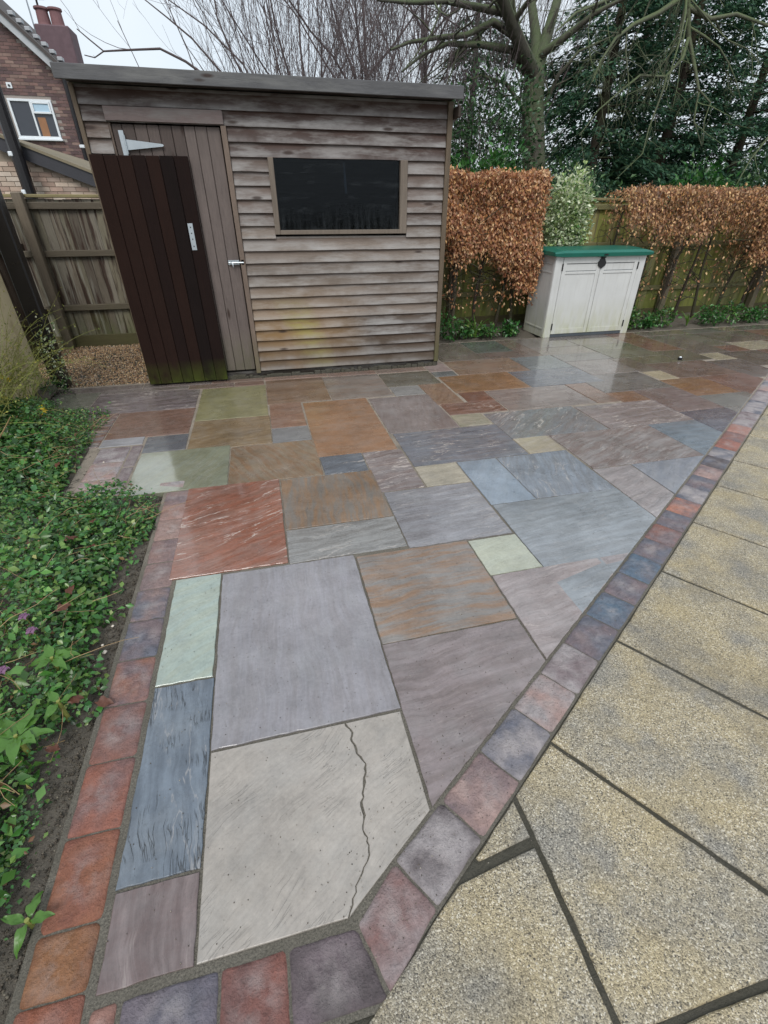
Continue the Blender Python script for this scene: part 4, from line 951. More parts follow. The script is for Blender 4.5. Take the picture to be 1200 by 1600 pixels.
# ------------------------------------------------------------------ vegetation materials
M['ivy'] = m_leaf('ground_ivy_leaf', [(38, 70, 30), (62, 106, 46), (84, 130, 58), (48, 88, 48), (122, 152, 78), (32, 58, 34), (88, 134, 80), (64, 104, 56)], .25, .25)
M['rosette'] = m_leaf('rosette_leaf', [(72, 122, 48), (92, 146, 62), (62, 108, 50)], .35, .25)
M['beech'] = m_leaf('dry_beech_leaf', [(184, 126, 84), (150, 98, 64), (216, 164, 116), (116, 76, 54), (238, 200, 156), (170, 112, 74), (100, 68, 50)], .5, .3)
M['beech2'] = m_leaf('brown_beech_leaf', [(146, 102, 70), (110, 76, 54), (204, 150, 102), (84, 60, 46), (232, 188, 140), (78, 56, 44)], .5, .25)
M['varieg'] = m_leaf('variegated_leaf', [(236, 240, 204), (84, 128, 56), (246, 248, 222), (66, 108, 46), (206, 222, 150)], .4, .35)
M['conif'] = m_leaf('conifer_spray', [(38, 66, 54), (58, 92, 70), (44, 78, 60), (84, 118, 82), (54, 80, 66)], .6, .2, .25)
M['holly'] = m_leaf('evergreen_leaf', [(38, 62, 42), (58, 88, 54), (76, 108, 64), (36, 58, 44)], .35, .15)
M['laurel'] = m_leaf('laurel_leaf', [(44, 88, 40), (66, 116, 54), (36, 70, 36), (88, 130, 62)], .3, .25)
M['strap'] = m_leaf('strap_leaf', [(88, 140, 54), (110, 158, 66), (70, 120, 48)], .35, .3)
M['litter'] = m_leaf('fallen_leaf_brown', [(120, 76, 52), (150, 100, 66), (92, 62, 46), (168, 122, 84)], .5, .2)
M['bark'] = m_bark('mossy_bark', (54, 52, 46), (92, 88, 76), (78, 92, 58)); M['twig'] = m_bark('purple_twig', (66, 56, 58), (104, 92, 92))
M['gtwig'] = m_bark('lichen_branch', (64, 66, 54), (108, 110, 90), (88, 102, 64)); M['dtwig'] = m_bark('dark_hedge_wood', (34, 27, 22), (66, 54, 42), (60, 64, 36))
M['jas'] = m_plain('green_stem', lin(128, 132, 66), .6, var=.4); M['yellow'] = m_plain('yellow_petal', lin(232, 204, 60), .5)
M['pink'] = m_leaf('pink_petal', [(168, 120, 158), (186, 142, 176)], .5, .4); M['dry'] = m_plain('dry_stem', lin(150, 124, 88), .7, var=.4)

def wander(p, d, L, n_, bend=.25, grav=0.0):
    p = Vector(p); d = Vector(d).normalized(); pts = [p.copy()]
    for i in range(n_):
        d = (d+Vector([random.gauss(0, bend) for _ in range(3)])*.5+Vector((0, 0, grav))).normalized(); p = p+d*(L/n_); pts.append(p.copy())
    return pts
def branch(mb, tw, pts, r0, r1, lev, dens, spread=.9, upb=.25, sides=6, tl=1.0):
    n_ = len(pts); mb.tube(pts, [r0+(r1-r0)*i/(n_-1) for i in range(n_)], sides, False)
    if lev <= 0: return
    L = sum((pts[i+1]-pts[i]).length for i in range(n_-1))
    for k in range(max(1, int(L*dens))):
        t = random.uniform(.15, .98); i = min(int(t*(n_-1)), n_-2); f = t*(n_-1)-i; p = pts[i].lerp(pts[i+1], f)
        ax = (pts[i+1]-pts[i]).normalized(); rn = Vector([random.gauss(0, 1) for _ in range(3)]); rn = (rn-ax*rn.dot(ax)).normalized()
        d = ax*random.uniform(.4, 1.)+rn*spread+Vector((0, 0, upb)); rr = max(.0025, (r0+(r1-r0)*t)*random.uniform(.3, .55)); l = L*random.uniform(.22, .5)*tl
        tgt = mb if rr > .014 else tw
        branch(tgt, tw, wander(p, d, l, 5, .28, upb*.15), rr, max(.0015, rr*.3), lev-1, dens*1.5, spread, upb, 5 if rr > .012 else 3, tl)
def tree_obj(name, label, cat, base, limbs, mat, tmat, lev=2, dens=2.0, group=None, **k):
    root = empty(name, base); tag(root, label, cat, group); b = Vector(base)
    tr = MB(); br = MB(); tw = MB()
    for i, (pts, r0, r1) in enumerate(limbs):
        pts = [Vector(p)-b for p in pts]
        if i == 0: tr.tube(pts, [r0+(r1-r0)*j/(len(pts)-1) for j in range(len(pts))], 12, False)
        else: branch(br, tw, pts, r0, r1, lev, dens, **k)
    tr.build('trunk', mat, root, smooth=True)
    if br.v: br.build('branches', mat, root, smooth=True, kind='stuff')
    if tw.v: tw.build('twigs', tmat, root, kind='stuff')
    return root

# big old bare tree right of the shed
Yt = 10.0
def lim(pl, Y, dy=0.0, wob=0.0):
    n_ = len(pl)-1; return [at(x, y, Y+dy*i/max(1, n_)) for i, (x, y) in enumerate(pl)]
b0 = at(838, 300, Yt); b0 = Vector((b0.x, Yt, -.1))
tree_obj('bare_tree', 'large old bare tree with mossy spreading limbs and thick trunk right of the shed', 'tree', b0,
  [([b0, at(834, 300, Yt), at(834, 235, Yt), at(832, 170, Yt), at(836, 115, Yt)], .24, .17),
   (lim([(836, 122), (815, 75), (795, 25), (770, -50), (740, -120)], Yt, -1.2), .13, .05), (lim([(836, 118), (850, 70), (868, 10), (886, -60)], Yt, .6), .13, .06),
   (lim([(838, 118), (838, 60), (830, 0), (826, -70)], Yt, 1.), .12, .05), (lim([(826, 118), (800, 78), (752, 70), (700, 68), (662, 84), (628, 112)], Yt, -1.), .07, .012),
   (lim([(812, 62), (770, 34), (728, 55), (690, 58), (640, 66), (610, 78)], Yt, -1.4), .06, .014), (lim([(792, 20), (750, 12), (700, 2), (640, 4), (590, 0)], Yt, -1.8), .06, .014),
   (lim([(836, 190), (858, 150), (872, 118), (905, 80), (960, 55)], Yt, -.5), .05, .010), (lim([(846, 85), (880, 60), (930, 20), (990, -10)], Yt, -.8), .07, .02), (lim([(830, 205), (815, 165), (790, 130), (752, 118), (715, 132)], Yt, -.3), .045, .01)],
  M['bark'], M['twig'], lev=3, dens=2.6, upb=.12)
# pale drooping branches in front of the conifers
Yd = 9.3; b1 = at(1390, 300, Yd+1); b1 = Vector((b1.x, Yd+1, -.1))
tree_obj('bare_tree', 'pale lichen covered tree with drooping crooked branches in front of the conifers', 'tree', b1,
  [([b1, at(1390, 100, Yd+1), at(1385, -100, Yd+1), at(1350, -260, Yd+1)], .20, .15),
   ([at(1350, -240, Yd+1), at(1250, -260, Yd+1), at(1150, -210, Yd+1), at(1090, -110, Yd+1), at(1074, -20, Yd+1), at(1076, 60, Yd+1)], .11, .04),
   (lim([(1076, 58), (1066, 92), (1040, 120), (1000, 118), (965, 146), (935, 172), (905, 212)], Yd+1, -1.), .034, .006), (lim([(1076, 58), (1086, 108), (1092, 142), (1084, 188), (1096, 228)], Yd+1, -.6), .04, .006),
   (lim([(1090, 138), (1110, 160), (1100, 190), (1098, 226)], Yd+.6, -.2), .018, .006), (lim([(1042, 120), (1032, 152), (1014, 200), (1004, 240), (962, 280)], Yd+.6, -.3), .022, .005),
   (lim([(1074, -10), (1030, 20), (990, 38), (962, 60), (938, 96), (926, 128)], Yd+1, -1.), .05, .007), (lim([(1074, 10), (1110, 30), (1150, 22), (1200, 40), (1260, 60)], Yd+1, -.5), .05, .012),
   (lim([(1260, 170), (1200, 215), (1172, 250), (1150, 290)], Yd, -.4), .03, .006), (lim([(1074, -20), (1020, -10), (960, -5), (900, 20), (868, 50)], Yd+1, -1.2), .05, .01)],
  M['gtwig'], M['gtwig'], lev=3, dens=2.7, upb=-.3, spread=.85)

# bare multi-stemmed shrubs behind the shed
def fan_shrub(x, y, n_, h, label, lean=0.0, sp=.5, dens=2.4, th=.010):
    root = empty('bare_shrub', (x, y, -.08)); tag(root, label, 'shrub', 'bare shrubs behind the shed'); br = MB(); tw = MB()
    for k in range(n_):
        a = random.uniform(-1, 1)*sp+lean; d = Vector((a, random.uniform(-.25, .35), 1)); p = Vector((random.uniform(-.15, .15), random.uniform(-.1, .1), 0))
        hh = h*random.uniform(.7, 1.1); branch(br, tw, wander(p, d, hh, 9, .12, .02), random.uniform(.6, 1.2)*th, .004, 2, dens, .55, .5, 5, .75)
    br.build('branches', M['twig'], root, smooth=True, kind='stuff'); tw.build('twigs', M['twig'], root, kind='stuff')
fan_shrub(.15, 8.6, 6, 5.0, 'thin bare shrub with long arching shoots behind left half of the shed roof', -.15, .55, 1.7, .015)
fan_shrub(.95, 9.2, 10, 5.6, 'bare shrub of upright shoots behind the middle of the shed roof', .05, .4, 1.9)
fan_shrub(1.7, 9.6, 12, 5.8, 'dense purple brown bare shrub behind the shed right of its middle', .0, .35, 2.2)
fan_shrub(2.5, 9.2, 11, 5.4, 'dense bare shrub rising above the right half of the shed roof', .05, .4, 2.2)
fan_shrub(1.3, 10.6, 13, 6.2, 'second row bare shrub seen through the shoots at the middle of the shed roof', .0, .4, 3.0, .012)
fan_shrub(2.1, 10.8, 14, 6.4, 'fine twigged bare shrub in the second row behind the right part of the shed', .0, .4, 3.0, .012)
fan_shrub(3.1, 11.0, 14, 6.4, 'fine twigged bare shrub furthest right of the second row', .0, .4, 3.0, .012)
fan_shrub(3.4, 9.6, 10, 5.2, 'bare twiggy shrub just right of the shed corner', .05, .4, 2.2)
root = empty('bare_shrub', (-.1, 8.8, -.08)); tag(root, 'bare arching branch with few side shoots stretching left over the shed roof', 'shrub', 'bare shrubs behind the shed'); br = MB(); tw = MB(); o_ = Vector((-.1, 8.8, -.08))
for pl, r in (([(430, 230), (330, 125), (290, 96), (250, 76), (200, 78), (162, 80), (140, 62), (120, 45)], .022), ([(420, 200), (345, 112), (300, 60), (262, 28), (222, -4)], .02), ([(162, 80), (148, 90), (132, 86)], .008), ([(440, 220), (380, 100), (320, 40), (250, -10)], .02), ([(430, 200), (365, 90), (340, 30), (330, -30)], .02)):
    p_ = [at(x, y, 8.8)-o_ for x, y in pl]
    if r > .01: p_ = [Vector((.6, .2, 0))]+p_
    branch(br, tw, p_, r, .006, 1 if pl[0][0] == 430 and len(pl) > 6 else 2, .9, .5, .3, 5, .45)
br.build('branches', M['twig'], root, smooth=True, kind='stuff'); tw.build('twigs', M['twig'], root, kind='stuff')

fan_shrub(4.5, 12.2, 12, 6.6, 'grey twiggy bare shrub just left of the big trunk', .0, .45, 2.6, .013)
fan_shrub(5.6, 12.8, 12, 7.2, 'grey twiggy bare shrub close behind the big trunk', -.05, .45, 2.6, .013)
# conifers and other evergreens behind the fence
def conifer(x, y, H, Rm, nb, label, lo=.6, seed=1, mat='conif', ls=.125, gap=.0, group='conifers behind the right fence'):
    rng = np.random.default_rng(seed); root = empty('conifer_tree', (x, y, -.08)); tag(root, label, 'tree', group)
    MB().tube([(0, 0, 0), (.05, 0, H*.5), (0, 0, H*.97)], [.16, .10, .02], 8, False).build('trunk', M['dtwig'], root, smooth=True)
    br = MB(); P = []; U = []; N = []
    for k in range(nb):
        t = rng.uniform(0, 1)**1.15; h = lo+(H-lo)*t; r = Rm*(1-t)**.65*rng.uniform(.55, 1.1)+.15; az = rng.uniform(0, 2*math.pi)
        d = np.array([math.cos(az), math.sin(az), rng.uniform(-.05, .35)]); cnt = int(30+64*r)
        s_ = rng.uniform(.12, 1, cnt)**.6; c = d[None]*(s_*r)[:, None]; c[:, 2] -= .22*(s_*r)**2/ max(r, .3)
        side = np.array([-d[1], d[0], 0]); c += side[None]*rng.normal(0, .11*r+.04, (cnt, 1))*s_[:, None]; c += rng.normal(0, .05, c.shape); c[:, 2] += h
        u = d[None]*.8+side[None]*rng.normal(0, .6, (cnt, 1))+np.array([0, 0, -.45])[None]+rng.normal(0, .25, (cnt, 3))
        P.append(c); U.append(u); N.append(rng.normal(0, .5, (cnt, 3))+np.array([0, 0, 1.]))
        if k % 4 == 0: br.tube([(0, 0, h), (d[0]*r*.6, d[1]*r*.6, h+d[2]*r*.5-.03), (d[0]*r, d[1]*r, h+d[2]*r-.2*r)], [.025, .012, .004], 4, False)
    P = np.concatenate(P); U = np.concatenate(U); N = np.concatenate(N); L = rng.uniform(.6, 1.3, len(P))*ls
    leaves('crown', P, U, N, L, L*.36, M[mat], root, DIAM).__setitem__('kind', 'stuff')
    br.build('branches', M['dtwig'], root, kind='stuff')
cs = [(8.3, 12.6, 8.2, 2.3, 300, 'dark conifer just right of the big bare trunk'), (10.9, 13.4, 9.4, 2.7, 330, 'tall dark conifer behind the pale drooping branches'),
      (13.9, 14.0, 9.6, 3.0, 330, 'dark spreading conifer at the right edge of the photo'), (12.2, 17.0, 11, 3.2, 260, 'tall conifer standing behind the front row of conifers'),
      (17.5, 15.5, 10, 3.2, 260, 'dark conifer beyond the far right end of the fence'), (7.0, 17.5, 9, 2.6, 200, 'conifer seen behind the big bare tree')]
for i, c in enumerate(cs): conifer(*c, seed=20+i)
def bush(name, label, cat, c, size, n_, mat, L, tpl=DIAM, stems=6, smat='dtwig', hollow=.35, group=None, up_=.3, seed=3, aspect=.55):
    rng = np.random.default_rng(seed); root = empty(name, (c[0], c[1], 0)); tag(root, label, cat, group)
    v = rng.normal(size=(n_, 3)); v /= np.linalg.norm(v, axis=1, keepdims=True); rr = rng.uniform(hollow, 1, (n_, 1))**.5
    lump = 1+.16*np.sin(v[:, :1]*7+seed)+.14*np.sin(v[:, 1:2]*9+v[:, 2:3]*6)
    P = v*rr*lump*np.array(size)[None]; P[:, 2] += c[2]; P += rng.normal(0, .03, P.shape)
    keep = P[:, 2] > .02; P = P[keep]; v = v[keep]; m_ = len(P)
    U = v+rng.normal(0, .7, (m_, 3)); N = rng.normal(0, .6, (m_, 3))+np.array([0, 0, 1.])*up_*3; l = rng.uniform(.6, 1.3, m_)*L
    f = leaves('foliage', P, U, N, l, l*aspect, M[mat], root, tpl); f['kind'] = 'stuff'
    if stems:
        mb = MB()
        for k in range(stems):
            mb.tube(wander((rng.uniform(-.1, .1)*size[0], 0, 0), (rng.normal(0, .35), rng.normal(0, .25), 1), c[2]+size[2]*.7, 6, .18), [.018*max(.5, size[0]), .014*max(.5, size[0]), .012, .009, .006, .004, .003], 5, False)
        mb.build('stems', M[smat], root, kind='stuff')
    return root
bush('holly_tree', 'dark evergreen holly behind the beech hedge between shed and big bare trunk', 'tree', (4.1, 9.3, 2.2), (1.0, .8, 1.3), 5200, 'holly', .075, LEAF4, seed=4, hollow=.15)
bush('laurel_bush', 'green leafy bush rising just above the orange hedge right of the shed', 'bush', (3.6, 8.2, 1.4), (.95, .6, .85), 4200, 'laurel', .09, LEAF4, seed=6)
bush('laurel_bush', 'green leafy bush peeping over the middle of the right hedge', 'bush', (8.3, 8.9, 1.2), (1.1, .6, .95), 3800, 'laurel', .10, LEAF4, seed=8)
bush('laurel_bush', 'dark evergreen bush behind the fence gap between the two hedges', 'bush', (5.9, 9.6, 1.1), (1.3, .8, 1.1), 4200, 'holly', .10, LEAF4, seed=9)
bush('laurel_bush', 'leafy evergreen bush behind the right end of the right hedge', 'bush', (11.2, 9.9, 1.2), (1.6, .8, 1.2), 4800, 'holly', .12, LEAF4, seed=10)
# woodland further back
for i, (x, y, h) in enumerate(((3.2, 15, 9), (5.2, 16.5, 10), (1.9, 17, 8.5), (9.5, 19, 11), (15, 20, 12))):
    b = Vector((x, y, -.08)); limbs = [([b, b+Vector((.1, 0, h*.3)), b+Vector((0, .1, h*.62)), b+Vector((.1, .1, h))], .06, .010)]
    for k in range(9):
        a = 2*math.pi*k/9+random.random(); s_ = h*random.uniform(.18, .55)
        limbs.append((wander(b+Vector((0, 0, s_)), (math.cos(a)*.7, math.sin(a)*.7, random.uniform(.5, 1.1)), h*.5, 7, .2, .03), .03, .008))
    tree_obj('bare_tree', ['slim bare tree in the woodland right behind the shed', 'tall bare tree in the woodland left of the big trunk', 'small bare tree behind the shed in the background', 'bare tree showing between the conifers', 'bare tree far back at the right edge'][i], 'tree', b, limbs, M['twig'], M['twig'], lev=3, dens=2.2, upb=.25)
# ivy-clad evergreen mass closing the view beyond
def wood_mass(name, label, x0, x1, y0, y1, z1, n_, seed, mat='holly', L=.22):
    rng = np.random.default_rng(seed); P = np.stack([rng.uniform(x0, x1, n_), rng.uniform(y0, y1, n_), rng.uniform(0, 1, n_)**1.2*z1], 1)
    P[:, 2] *= .72+.28*np.sin(P[:, 0]*.9+seed); cl = np.sin(P[:, 0]*2.1+P[:, 2]*1.7)+np.sin(P[:, 2]*3.1-P[:, 0]*1.3)+rng.normal(0, .7, n_); P = P[cl > -.25]
    m_ = len(P); l = rng.uniform(.5, 1.3, m_)*L
    tag(leaves(name, P, rng.normal(size=(m_, 3)), rng.normal(size=(m_, 3)), l, l*.6, M[mat]), label, 'wood', kind='stuff')
wood_mass('far_wood', 'distant evergreen wood filling the gaps low behind the trees', 3.5, 34, 20, 26, 4.6, 15000, 3)

# ------------------------------------------------------------------ beech hedges
def hedge(name, label, x0, x1, y0, y1, top, dens, mat, low, n_, seed, stems, ragged=.05, tail=None):
    rng = np.random.default_rng(seed); cx, cy = (x0+x1)/2, (y0+y1)/2; root = empty(name, (cx, cy, 0)); tag(root, label, 'hedge')
    x = rng.uniform(x0, x1, n_); z = top-rng.exponential(1, n_)*0-rng.uniform(0, 1, n_)*(top-.35)
    lowx = low(x); pr = np.clip((z-lowx)/.28+.5, 0.06, 1)*np.where(z > lowx, 1, .5); k = rng.uniform(0, 1, n_) < pr; x, z = x[k], z[k]; m_ = len(x)
    u = rng.uniform(0, 1, m_); y = np.where(rng.uniform(0, 1, m_) < .62, y0+np.abs(rng.normal(0, .07, m_)), y0+u*(y1-y0)); tp = rng.uniform(0, 1, m_) < .16
    z = np.where(tp, top-np.abs(rng.normal(0, .03, m_)), z); y = np.where(tp, rng.uniform(y0, y1, m_), y)
    bul = .05*np.sin(x*6+z*3+seed)+.04*np.sin(z*9+x*2.3); y = y+bul*(y < y0+.2); z = z+.025*np.sin(x*11)+rng.normal(0, .015, m_)
    P = np.stack([x-cx, y-cy, z], 1); U = rng.normal(0, .45, (m_, 3))+np.array([0, -.15, -.8]); U[tp] = rng.normal(0, .6, (tp.sum(), 3))+np.array([0, 0, .5])
    N = rng.normal(0, .5, (m_, 3))+np.array([0, -1, .35]); l = rng.uniform(.028, .056, m_)
    leaves('foliage', P, U, N, l, l*.52, M[mat], root, LEAF4)['kind'] = 'stuff'
    for i, sx in enumerate(stems):
        mb = MB(); tw = MB(); b = Vector((sx-cx, random.uniform(-.05, .12), -.03))
        branch(mb, mb, wander(b, (random.uniform(-.12, .12), .02, 1), top*.92, 9, .10), .026, .010, 2, 5.5, 1.15, .1, 7, .45)
        mb.build('stem', M['dtwig'], root, smooth=True)
    tg = MB()
    for k in range(int((x1-x0)*46)):
        sx = random.uniform(x0, x1); b = Vector((sx-cx, random.uniform(y0-cy, .15), random.uniform(.35, top-.3)))
        tg.tube(wander(b, (random.choice([-1, 1])*random.uniform(.5, 1), random.gauss(0, .25), random.uniform(-.2, .6)), random.uniform(.18, .55), 7, .55), [.0065, .006, .005, .0045, .004, .003, .0025, .002], 4, False)
    tg.build('twigs', M['dtwig'], root, kind='stuff')
    return root
hedge('beech_hedge', 'clipped beech hedge with bright orange brown leaves between shed and white box', 2.12, 3.70, 6.32, 6.92, 1.86, 1, 'beech',
      lambda x: np.where(x > 3.42, .52, np.where(x < 2.45, 1.22, .90+.14*np.sin(x*5))), 30000, 31, (2.35, 2.62, 2.98, 3.32, 3.55))
hedge('beech_hedge', 'long low topped beech hedge with darker brown leaves right of the white box', 4.92, 10.8, 6.36, 6.95, 1.735, 1, 'beech2',
      lambda x: np.where(x > 7.2, .85, 1.22+.10*np.sin(x*4)), 72000, 33, (5.15, 5.6, 6.05, 6.5, 6.9, 7.3, 7.8, 8.3, 8.8, 9.4, 10.0))
bush('variegated_shrub', 'cream and green variegated evergreen shrub against the fence behind the box', 'shrub', (4.24, 6.72, 1.32), (.33, .24, .60), 6400, 'varieg', .050, LEAF4, seed=12, stems=4, hollow=.2)
mb = MB(); p_ = at(853, 272, 6.85); mb.tube([(p_.x-.02, 6.85, 1.2), (p_.x, 6.85, 1.85), (p_.x+.01, 6.86, 2.02)], .006, 5)
tag(mb.build('garden_cane', M['gtwig']), 'thin pale cane sticking up between the orange hedge and variegated shrub', 'cane')
# low plants along the foot of the fence
lp = [(2.42, 6.30, .26, .17, 'laurel', 'bushy green plant at the fence foot nearest the shed corner'), (2.72, 6.34, .14, .10, 'ivy', 'small leafy plant second from the shed under the orange hedge'),
      (3.02, 6.28, .14, .07, 'ivy', 'flat leafy weed under the middle of the orange hedge'), (3.38, 6.32, .12, .08, 'laurel', 'little leafy weed beside the left side of the white box'),
      (5.30, 6.30, .16, .15, 'ivy', 'dark leafy plant just right of the white box'), (5.62, 6.28, .12, .09, 'laurel', 'low green weed under the pale fence post'), (5.95, 6.34, .18, .12, 'ivy', 'low dark ivy clump left of the bright strappy leaves'),
      (6.75, 6.30, .20, .13, 'laurel', 'broad leafy clump right of the bright strappy leaves'), (7.15, 6.34, .22, .16, 'ivy', 'taller leafy clump by the leaning dark hedge stem'), (7.6, 6.30, .16, .10, 'laurel', 'low leafy clump near the right edge under the hedge'),
      (8.1, 6.34, .2, .12, 'ivy', 'low ivy clump at the far right end of the hedge foot')]
for i, (x, y, r, h, mt, lb) in enumerate(lp): bush('leafy_plant', lb, 'plant', (x, y, h*.8), (r, r*.7, h*1.1), 330, mt, .055, LEAF4, stems=0, group='low plants at the fence foot', seed=40+i, hollow=.1)
def strappy(x, y, n_, h, lb):
    root = empty('strappy_plant', (x, y, 0)); tag(root, lb, 'plant')
    for k in range(n_):
        a = random.uniform(0, 6.28); l = h*random.uniform(.7, 1.1); dx, dy = math.cos(a), math.sin(a); mb = MB(); vs = []
        for j in range(5):
            t = j/4; w = .011*(1-t*.85)+.001; px_, py_, pz = dx*l*.55*t**1.6, dy*l*.55*t**1.6, l*(t-.25*t*t); vs += [(px_-dy*w, py_+dx*w, pz), (px_, py_, pz-.004), (px_+dy*w, py_-dx*w, pz)]
        mb.add(vs, [(j*3+i, j*3+i+1, j*3+i+4, j*3+i+3) for j in range(4) for i in range(2)]); mb.build('leaf', M['strap'], root)
strappy(6.35, 6.27, 14, .26, 'bright green strappy leaved plant at the foot of the right fence')
strappy(2.86, 6.30, 12, .34, 'tuft of long thin grassy leaves under the orange hedge')

# ------------------------------------------------------------------ planted bed on the left
def bed_edge(y): return np.interp(y, [.3, .7, 1.0, 1.4, 1.7, 1.97, 2.11, 2.33, 2.72, 2.73, 5], [-.87, -.87, -.84, -.84, -.85, -.88, -.84, -.78, -.77, -1.37, -1.43])
n = 56000; y = RNG.uniform(0, 1, n)**1.45*4.0+.35; x = RNG.uniform(0, 1, n)**1.25*-1.1-.74
x = np.where(y > 2.72, -1.38-RNG.uniform(0, .85, n), x); e = bed_edge(y)+RNG.normal(0, .035, n)+.03*np.sin(y*11)
k = (x < e) & (x > -(1.02+.30*y)); x, y = x[k], y[k]; m_ = len(x); din = np.clip(e[k]-x, 0, .4)
hg = .02+.15*np.clip(din/.16, 0, 1)*(.7+.3*np.sin(x*9+y*6)); z = bed_h(x, y)+RNG.uniform(0, 1, m_)**.6*hg+.004
cl = np.sin(x*14+y*9)+np.sin(y*17-x*6)+RNG.normal(0, .8, m_); kk = cl > -1.25; x, y, z = x[kk], y[kk], z[kk]; m_ = len(x)
U = rdir(m_)*np.array([1, 1, .45]); N = RNG.normal(0, .38, (m_, 3))+np.array([.15, -.25, 1.]); L = RNG.uniform(.012, .034, m_)*(1+.35*np.sin(x*5+y*3))*np.where(y > 2.7, 1.15, 1)
iv = leaves('ground_cover', np.stack([x, y, z], 1), U, N, L, L*RNG.uniform(.5, .8, m_), M['ivy'], None, LEAF4)
tag(iv, 'dense glossy green ivy and periwinkle covering the left bed', 'ground cover', kind='stuff')
# broader leaves near the camera
n3_ = 2300; ii = RNG.integers(0, m_, n3_); kk = (y[ii] < 2.3); ii = ii[kk]; n3_ = len(ii); PP = np.stack([x[ii]-.02, y[ii], z[ii]+RNG.uniform(.0, .03, n3_)], 1); LL = RNG.uniform(.030, .058, n3_)
tag(leaves('broad_ground_leaves', PP, rdir(n3_)*np.array([1, 1, .5]), RNG.normal(0, .3, (n3_, 3))+np.array([.1, -.25, 1.]), LL, LL*.55, m_leaf('periwinkle_leaf', [(70, 118, 48), (100, 146, 68), (54, 96, 44), (124, 158, 84)], .3, .3), None, LEAF4), 'broader fresh green leaves standing above the ivy near the camera', 'ground cover', kind='stuff')
# dead leaf litter and pale new tips among the cover
n2_ = 1500; ii = RNG.integers(0, m_, n2_); PP = np.stack([x[ii], y[ii], z[ii]+RNG.uniform(-.03, .012, n2_)], 1); LL = RNG.uniform(.012, .032, n2_)
tag(leaves('leaf_litter', PP, rdir(n2_)*np.array([1, 1, .4]), rdir(n2_, 1.2), LL, LL*.6, m_leaf('litter_leaf', [(128, 92, 64), (96, 70, 52), (160, 132, 92), (150, 166, 96), (176, 190, 130)], .45, .2), None, LEAF4), 'scattered dead brown leaves and pale tips through the ivy', 'leaf litter', kind='stuff')
mb = MB()
for k in range(230):
    yy = random.uniform(.5, 4.2); xx = float(bed_edge(np.array(yy)))-random.uniform(-.03, .5); zz = float(bed_h(np.array(xx), np.array(yy)))+random.uniform(.01, .15)
    mb.tube(wander((xx, yy, zz), (random.gauss(0, 1), random.gauss(0, 1), .15), random.uniform(.08, .28), 5, .35, -.05), [.0014, .0013, .0012, .001, .0009, .0007], 3, False)
tag(mb.build('trailing_stems', M['dry'], kind='stuff'), 'thin trailing brown and green stems tangled through the ground cover', 'stems')
# crumbs of soil and grit along the bed edge
n = 2600; yy = RNG.uniform(.3, 2.76, n); xx = -.745-np.abs(RNG.normal(0, .07, n)); P = np.stack([xx, yy, bed_h(xx, yy)+.002], 1)
s = RNG.uniform(.0015, .006, (n, 1, 1)); A = rdir(n); B = np.cross(A, rdir(n)); B /= np.linalg.norm(B, axis=1, keepdims=True); C_ = np.cross(A, B)
V = P[:, None]+s*(OC[None, :, 0:1]*A[:, None]+OC[None, :, 1:2]*B[:, None]+OC[None, :, 2:3]*C_[:, None]*.7)
tag(np_mesh('soil_crumbs', V.reshape(-1, 3), (OF[None]+(np.arange(n)*6)[:, None, None]).reshape(-1, 3), m_leaf('crumb', [(60, 52, 42), (84, 76, 64), (48, 42, 34), (110, 102, 90)], .7, 0)), 'loose crumbs of soil along the brick edging', 'soil', kind='stuff')
# grit washed over the front slabs and the blocks
n = 2600; t_ = RNG.uniform(.2, 3.4, n); d_ = -.28+RNG.normal(0, .12, n); X1 = .833*t_+.553*d_; Y1 = .553*t_-.833*d_
k = RNG.uniform(0, 1, n) < .45; X1 = np.where(k, RNG.uniform(-.6, .9, n), X1); Y1 = np.where(k, RNG.uniform(.42, 2.6, n), Y1)
P = np.stack([X1, Y1, np.full(n, .0012)], 1); s = RNG.uniform(.0007, .0021, (n, 1, 1))**1.0; A = rdir(n); B = np.cross(A, rdir(n)); B /= np.linalg.norm(B, axis=1, keepdims=True); C_ = np.cross(A, B)
V = P[:, None]+s*(OC[None, :, 0:1]*A[:, None]+OC[None, :, 1:2]*B[:, None]+OC[None, :, 2:3]*C_[:, None])
tag(np_mesh('grit', V.reshape(-1, 3), (OF[None]+(np.arange(n)*6)[:, None, None]).reshape(-1, 3), m_leaf('grit_grain', [(60, 52, 44), (96, 86, 72), (40, 36, 32), (170, 160, 146)], .6, 0)), 'fine grit scattered over the front slabs and edging blocks', 'grit', kind='stuff')
# a few pale stones in the soil strip
def blob(name, loc, r, col, label, cat, group=None, flat=.6):
    bm = bmesh.new(); bmesh.ops.create_icosphere(bm, subdivisions=2, radius=r)
    for v in bm.verts: v.co *= random.uniform(.82, 1.15); v.co.z *= flat
    me = bpy.data.meshes.new(name); bm.to_mesh(me); bm.free(); me.shade_smooth(); o = link_mesh(name, me, col); o.location = loc; return tag(o, label, cat, group)
PS = m_plain('pale_stone', lin(206, 196, 182), .6)
for (px_, py_, r, lb) in ((163, 1019, .010, 'largest white stone lying on bare soil by the brick edging'), (160, 1008, .006, 'small white pebble just above the largest white stone'), (176, 978, .006, 'pale pebble in the soil strip level with the pink flowers'), (162, 722, .007, 'tiny white pebble by the ivy next to the inner corner blocks')):
    d = right*((px_-600)/725.5)-up*((py_-800)/725.5)+fwd; p = CP+d*(-1.48/d.z); blob('pebble', (p.x, p.y, .0), r, PS, lb, 'pebble')
